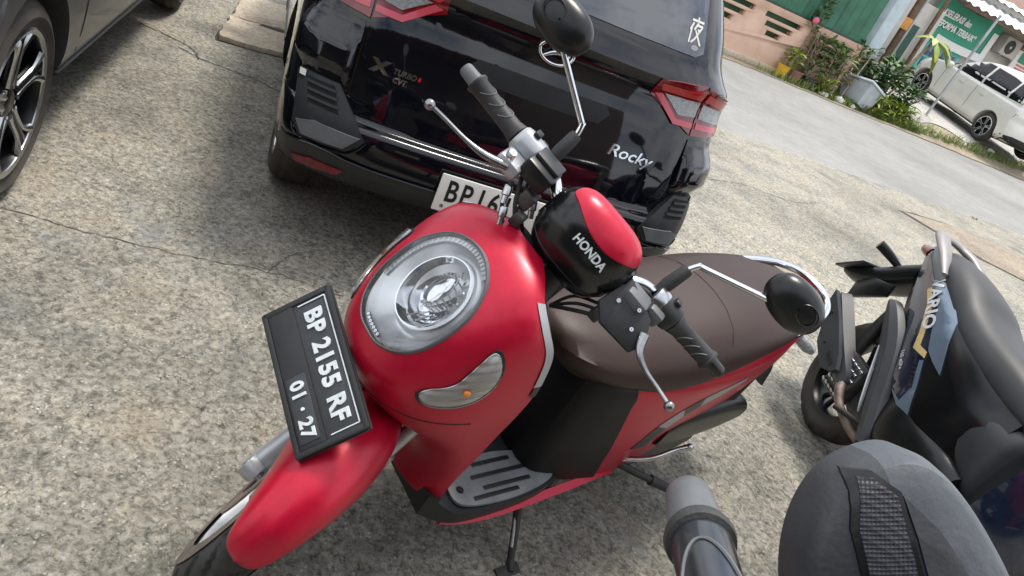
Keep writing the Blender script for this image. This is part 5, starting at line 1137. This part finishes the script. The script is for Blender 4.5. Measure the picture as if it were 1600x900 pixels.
    for q in ((-.24, .405), (-.235, .42), (-.13, .325)): MB().lathe([(.001, .004), (.006, .004), (.007, 0)], (q[0], -.222, q[1]), (0, -1, 0), 12).build('shield_bolt', 'ink_black', sh)
    MB().lathe([(.030, -.02), (.034, .0), (.034, .035), (.026, .04), (.022, .02), (.001, .01)], (-.315, -.155, .455), unit((-.9, 0, .4)), 20).build('muffler_tip', 'alloy', root)
    MB().tube([(.05, -.165, .272), (.085, -.172, .245), (.14, -.160, .212), (.24, -.11, .18), (.34, -.05, .19)], [.022, .019, .017, .017, .017], 12, 24).build('exhaust_pipe', 'pipe_rust', root)
    # engine with silver louvred radiator cover
    MB().loft([oval(.40, .06, .38, .22, 3), oval(.28, .10, .40, .18, 3), (oval(.12, .11, .40, .18, 3)), oval(.0, .10, .38, .20, 3)], 12).build('engine', 'engine_grey', root)
    rc = MB().box((.012, -.130, .290), (.15, .05, .18), None, .008).build('radiator_cover', 'engine_grey', root)
    fin = None
    for i in range(6):
        for j in range(5):
            c = (-.048+.027*j+(.012 if i % 2 else 0), -.158, .220+.027*i)
            if fin is None: fin = MB().box((0, 0, 0), (.021, .012, .014), A_([(1, 0, 0), (0, .9, .43), (0, -.43, .9)]), .003).build('louvre', 'alloy', rc); fin.location = c
            else:
                o = fin.copy(); COL.objects.link(o); o.parent = rc; o.location = c
    MB().tube([(-.08, -.11, .30), (-.10, -.115, .45), (-.12, -.11, .58)], [.02, .03, .02], 12).build('rear_shock', 'iron_dark', root)
    MB().loft([oval(.20, .05, .33, .15, 3, cy=.11), oval(.05, .06, .36, .15, 3, cy=.12), oval(-.10, .055, .35, .18, 3, cy=.12), oval(-.14, .03, .3, .22, 3, cy=.12)], 14).build('drive_case', 'engine_grey', root)
    # grey pivot cover sweeping down to the peg, lower black covers
    for s in (-1, 1):
        pc_ = MB().loft([[(x+nx*a_, s*(.150+b_), z+nz_*a_) for a_, b_ in ((-.9*w_, -.02), (-w_, .0), (-.55*w_, .022), (.1*w_, .030), (.7*w_, .018), (w_, -.004), (.9*w_, -.02))] for x, z, w_, nx, nz_ in ((-.10, .615, .022, .6, .8), (-.04, .575, .045, .6, .8), (.06, .505, .058, .68, .73), (.15, .42, .055, .7, .7), (.23, .33, .050, .75, .65), (.30, .255, .045, .8, .6), (.335, .205, .03, .8, .6))], 30).build('pivot_cover', 'cowl_grey', root, 30)
        MB().tube([(.045, s*.172, .475), (.12, s*.176, .395), (.20, s*.174, .30), (.225, s*.170, .265)], [.004, .008, .008, .004], 8, 20, flat=.5).build('cover_trim', 'silver_paint', root, 35)
        MB().tube([(.26, s*.15, .24), (.20, s*.185, .225), (.155, s*.20, .21)], [.012, .012, .010], 10).build('foot_peg', 'iron_dark', root)
    MB().loft([oval(.20, .12, .50, .26, 3), oval(.32, .168, .47, .22, 4), oval(.46, .176, .45, .20, 4), oval(.60, .170, .44, .20, 4), oval(.68, .14, .42, .22, 4)], 22).build('lower_cover', 'black_plastic', root, 45)
    MB().loft([oval(.50, .155, .655, .42, 3.4), oval(.60, .148, .65, .40, 3.4), oval(.68, .120, .645, .36, 3.4), oval(.715, .08, .64, .34, 3)], 14).build('seat_front_cover', 'cowl_grey', root, 45)
    # floor, leg shield, front
    MB().loft([oval(.62, .16, .345, .25, 5), oval(.72, .19, .35, .26, 5), oval(.86, .19, .36, .27, 5), oval(.95, .15, .42, .30, 5)], 14).build('floor_board', 'dark_plastic', root, 45)
    secs = []
    for x, z, w_, th in ((.86, .30, .165, .16), (.885, .42, .205, .17), (.905, .55, .215, .17), (.915, .68, .205, .18), (.90, .80, .18, .18), (.885, .90, .14, .15), (.88, .97, .08, .10)):
        secs.append([(x+.02+th*max(0, math.sin(a))**1.0+(-.055*(1-abs(math.cos(a))) if math.sin(a) < 0 else 0)-.06*abs(math.cos(a))**8, w_*math.copysign(abs(math.cos(a))**.8, math.cos(a)), z) for a in np.linspace(0, 2*math.pi, 40, endpoint=False)])
    MB().loft(secs, 36).build('leg_shield', 'navy_gloss', root, 60)
    fen = []
    for ph, rc_, hw in ((10, .285, .03), (25, .30, .055), (60, .31, .07), (100, .31, .072), (140, .305, .065), (172, .295, .05)):
        fen.append([(1.2+(rc_-.10*(1-abs(math.cos(t*math.pi/2)))) * math.cos(R(ph)), hw*math.sin(t*math.pi/2), .26+(rc_-.10*(1-abs(math.cos(t*math.pi/2))))*math.sin(R(ph))) for t in np.linspace(-1, 1, 17)])
    MB().loft(fen, 40, None, False).build('front_fender', 'black_gloss', root, 60)
    wheel(root, (1.2, 0, .262), .262, .182, .05, None, 5, 22, 'black_plastic', 'dusty_rubber', seg=96)
    for s in (-1, 1): MB().tube([(1.2, s*.08, .26), (1.06, s*.07, .60)], [.022, .018], 12).build('fork_leg', 'iron_dark', root)
    MB().loft([oval(1.0, .10, .95, .62, 2.4), oval(1.08, .13, .92, .58, 2.4), oval(1.18, .10, .80, .58, 2.4), oval(1.26, .04, .70, .62, 2.2)], 18).build('front_cowl', 'navy_gloss', root, 60)
    MB().loft([oval(.80, .04, 1.02, .94, 2.4), oval(.86, .11, 1.05, .92, 2.4), oval(.96, .12, 1.06, .92, 2.4), oval(1.04, .06, 1.02, .93, 2.4)], 16).build('handlebar_cover', 'black_plastic', root, 60)
    MB().tube([(.80, -.34, .99), (.86, -.15, 1.0), (.88, 0, .98), (.86, .15, 1.0), (.80, .34, .99)], .012, 12, 30).build('handlebar', 'iron_dark', root)
    for s in (-1, 1):
        MB().tube([(.835, s*.22, .995), (.80, s*.345, .99)], .018, 14).build('grip', 'grip_rubber', root)
        mi = MB().tube([(.86, s*.15, 1.0), (.85, s*.20, 1.10), (.86, s*.30, 1.18)], .007, 10, 16).build('mirror', 'black_plastic', root)
        MB().loft([[(.86+o, s*.33+.065*k*math.cos(a), 1.2+.045*k*math.sin(a)) for a in np.linspace(0, 2*math.pi, 24, endpoint=False)] for o, k in ((.03, .1), (.02, .7), (0, 1), (-.01, .98), (-.012, .1))], 10).build('mirror_housing', 'black_plastic', mi, 60)
    MB().tube([(.35, .12, .20), (.38, .22, .08), (.40, .265, .056)], .010, 10, 12).box((.40, .27, .054), (.07, .04, .008)).build('side_stand', 'iron_dark', root)
    return root
BLUE = make_blue_scooter()

# =====================================================================
# scooter right under the camera: only its mirror and one grip reach into the picture
# =====================================================================
def bump_mesh_mat(name):
    m = bpy.data.materials.new(name); m.use_nodes = True; nt = m.node_tree; b = nt.nodes['Principled BSDF']; b.inputs['Base Color'].default_value = (.022, .022, .030, 1); b.inputs['Roughness'].default_value = .5
    tc = nt.nodes.new('ShaderNodeTexCoord'); mpn = nt.nodes.new('ShaderNodeMapping'); mpn.inputs['Rotation'].default_value = (.5, .3, .8)
    v = nt.nodes.new('ShaderNodeTexVoronoi'); v.inputs['Scale'].default_value = 520; v.inputs['Randomness'].default_value = 0
    bp = nt.nodes.new('ShaderNodeBump'); bp.inputs['Strength'].default_value = .55; bp.inputs['Distance'].default_value = .0016
    nt.links.new(tc.outputs['Object'], mpn.inputs[0]); nt.links.new(mpn.outputs[0], v.inputs['Vector']); nt.links.new(v.outputs['Distance'], bp.inputs['Height']); nt.links.new(bp.outputs[0], b.inputs['Normal']); MATS[name] = m
bump_mesh_mat('mesh_texture')
mat('mirror_grey', (.052, .059, .069), .46, bump=.1, bscale=260, col2=(.080, .088, .099), vscale=26)
mat('grip_dark', (.010, .012, .018), .26, coat=.3, var=.3, vscale=20)
def make_near_scooter():
    loc = A_([-1.02, -2.36, 0.])
    root = empty('motor_scooter', 'grey mirror and handlebar grip of a scooter at the bottom right corner', 'scooter', tuple(loc))
    W = lambda P: np.atleast_2d(A_(P, float))-loc
    a = A_([-.4977, -.8353, .2334]); E0 = A_([-.8622, -2.0151, 1.1861])
    cap = MB(W).lathe([(.001, .0), (.0122, .0), (.0135, .002), (.0142, .010), (.0158, .046), (.0154, .049), (.001, .049)], E0, a, 32).build('bar_end', 'translucent_grey', root)
    MB(W).lathe([(.0162, .0475), (.0182, .048), (.0192, .0525), (.0184, .057), (.0160, .058)], E0, a, 32).build('bar_end_ring', 'rubber', root)
    g = MB(W).lathe([(.0160, .058), (.0163, .062), (.0156, .09), (.0154, .12), (.0158, .16), (.020, .168), (.020, .176), (.014, .178)], E0, a, 32).build('grip', 'grip_dark', root)
    x, y, d = frame_axes(a); vd = unit(A_([-1.186, -2.274, 1.449])-(E0+a*.09)); s1 = unit(vd-d*(vd@d)); s2 = np.cross(d, s1)
    for k in range(1): MB(W).tube([E0+d*(.078+.022*k+.016*t*t)+.0160*(math.cos(t*.75)*s1+math.sin(t*.75)*s2) for t in np.linspace(-1.4, 1.4, 20)], .0011, 6).build('grip_ridge', 'grey_plastic', g)
    C0 = E0+a*.37
    MB(W).tube([E0+a*.17, E0+a*.24, C0, C0+(C0-E0-a*.24)*A_([1, 1, -.6]), C0+(C0-E0)*A_([.95, .95, -.4])], .0115, 12, 30).build('handlebar', 'iron_dark', root)
    MB(W).lathe([(.02, .178), (.028, .182), (.029, .23), (.022, .238)], E0, a, 24).build('switch_housing', 'dark_plastic', root)
    # mirror
    r_, u_, f_ = (A_(q) for q in ((.8705, -.2875, .3994), (-.1731, .5641, .8074), (.4570, .7730, -.4401)))
    r_ = unit(r_-f_*(r_@f_)); u_ = np.cross(r_, f_)*-1; u_ = u_ if u_[2] > 0 else -u_; nrm = -f_
    C = A_([-.8301, -2.1112, 1.2479])-u_*.0150+r_*.0075; k = .395/1228.
    out = catmull([(-15, 210), (-85, 184), (-128, 138), (-155, 75), (-164, -5), (-150, -110), (-110, -200), (-40, -255), (50, -260), (130, -200), (172, -100), (166, -5), (128, 80), (82, 152), (35, 198)], 72, True)*k
    cen = out.mean(0)
    mirr = MB(W).tube([C-nrm*.02-u_*.05+r_*.02, C-nrm*.01-u_*.12+r_*.0, E0+a*.235+A_([.0, .0, .02]), E0+a*.235], [.008, .008, .008, .010], 12, 24).build('mirror', 'black_plastic', root)
    rows = []; ridge = A_([-60, 0])*k
    for s, h in ((1.0, -.034), (1.0, -.012), (.975, -.004), (.93, .0015), (.86, .0045), (.70, .0075), (.45, .011), (.2, .0125), (.02, .013)):
        rows.append([C+r_*(cen+(q-cen)*s)[0]+u_*(cen+(q-cen)*s)[1]+nrm*(h+.010*max(0, .0-(cen+(q-cen)*s)[0])*0) for q in out])
    hm = MB().grid(rows, False, True); hbv = hm.bvh(); rw = A_(rows); n2 = rw.shape[1]; il = list(range(2, 37)); ir = list(range(36, n2))+[0, 1, 2]
    hs_ = MB(W).grid(rw[:, ir]).build('mirror_housing', 'mirror_grey', mirr, 28); MB(W).grid(rw[:, il]).build('mirror_housing', 'cowl_grey', mirr, 28)  # left side in darker grey: its shade away from the sky is painted in
    def dpx(poly, name, m, off, thick=.002): return drape([tuple((A_(q)-A_([1400, 880]))*A_([1, -1])*k) for q in poly], C+nrm*.1, r_, u_, -nrm, hbv, off, thick, .003, W).build(name, m, hs_, 30)
    dpx([(1308, 700), (1340, 697), (1374, 722), (1384, 783), (1410, 905), (1420, 990), (1330, 1000), (1322, 899), (1300, 776)], 'centre_strip_edge', 'black_plastic', .0022, .004)
    dpx([(1319, 707), (1338, 705), (1367, 727), (1376, 784), (1400, 905), (1408, 985), (1340, 990), (1331, 899), (1311, 776)], 'centre_strip', 'mesh_texture', .0030, .004)
    dpx([(1376, 727), (1424, 776), (1462, 837), (1495, 905), (1500, 1000), (1428, 1000), (1416, 905), (1390, 783)], 'inner_facet', 'cowl_grey', .0022, .004)
    # the rest of the machine, below and behind the camera
    h = A_([.85, -.52, 0.]); h /= np.linalg.norm(h); n_ = A_([-h[1], h[0], 0]); bc = C0*A_([1, 1, 0])+A_([0, 0, 1.2])
    T = lambda P: np.array([bc*A_([1, 1, 0])-loc+h*(q[0]-.85)+n_*q[1]+A_([0, 0, q[2]]) for q in np.atleast_2d(P)])
    MB(T).tube([(.85, 0, 1.22), (.95, 0, .95), (1.05, 0, .55)], .03, 12).build('steering_stem', 'iron_dark', root)
    MB(T).loft([oval(.80, .05, 1.14, 1.06), oval(.88, .11, 1.17, 1.04), oval(.98, .10, 1.16, 1.04), oval(1.05, .04, 1.12, 1.06)], 14).build('handlebar_cover', 'black_plastic', root, 60)
    secs = [[(x+.13*max(0, math.sin(q))-.04*abs(math.cos(q))**6, w_*math.cos(q), z) for q in np.linspace(0, 2*math.pi, 32, endpoint=False)] for x, z, w_ in ((.90, .30, .15), (.92, .5, .19), (.94, .7, .19), (.92, .9, .15), (.90, 1.0, .07))]
    MB(T).loft(secs, 24).build('leg_shield', 'navy_gloss', root, 60)
    MB(T).loft([oval(-.35, .04, .82, .72), oval(-.2, .12, .82, .6), oval(.1, .17, .78, .4), (oval(.4, .17, .72, .3)), oval(.58, .12, .68, .28)], 24).build('side_fairing', 'navy_gloss', root, 60)
    MB(T).loft([oval(-.28, .04, .84, .80), oval(-.15, .13, .86, .78), oval(.2, .16, .82, .74), oval(.5, .14, .78, .70), oval(.64, .05, .74, .70)], 24).build('seat', 'vinyl_black', root, 60)
    MB(T).loft([oval(.5, .14, .33, .25, 4), oval(.7, .18, .33, .25, 4), oval(.92, .15, .36, .28, 4)], 10).build('floor_board', 'dark_plastic', root, 45)
    wheel(root, (0, 0, .26), .26, .175, .055, T, 5, 20, 'black_plastic', 'dusty_rubber', seg=72); wheel(root, (1.22, 0, .26), .26, .175, .05, T, 5, 20, 'black_plastic', 'dusty_rubber', seg=72)
    for s in (-1, 1): MB(T).tube([(1.22, s*.075, .26), (1.06, s*.065, .6)], .02, 12).build('fork_leg', 'iron_dark', root)
    MB(T).loft([oval(.35, .07, .36, .2, 3), oval(.2, .1, .38, .18, 3), oval(0, .09, .34, .2, 3)], 10).build('engine', 'engine_grey', root)
    return root
NEAR = make_near_scooter()
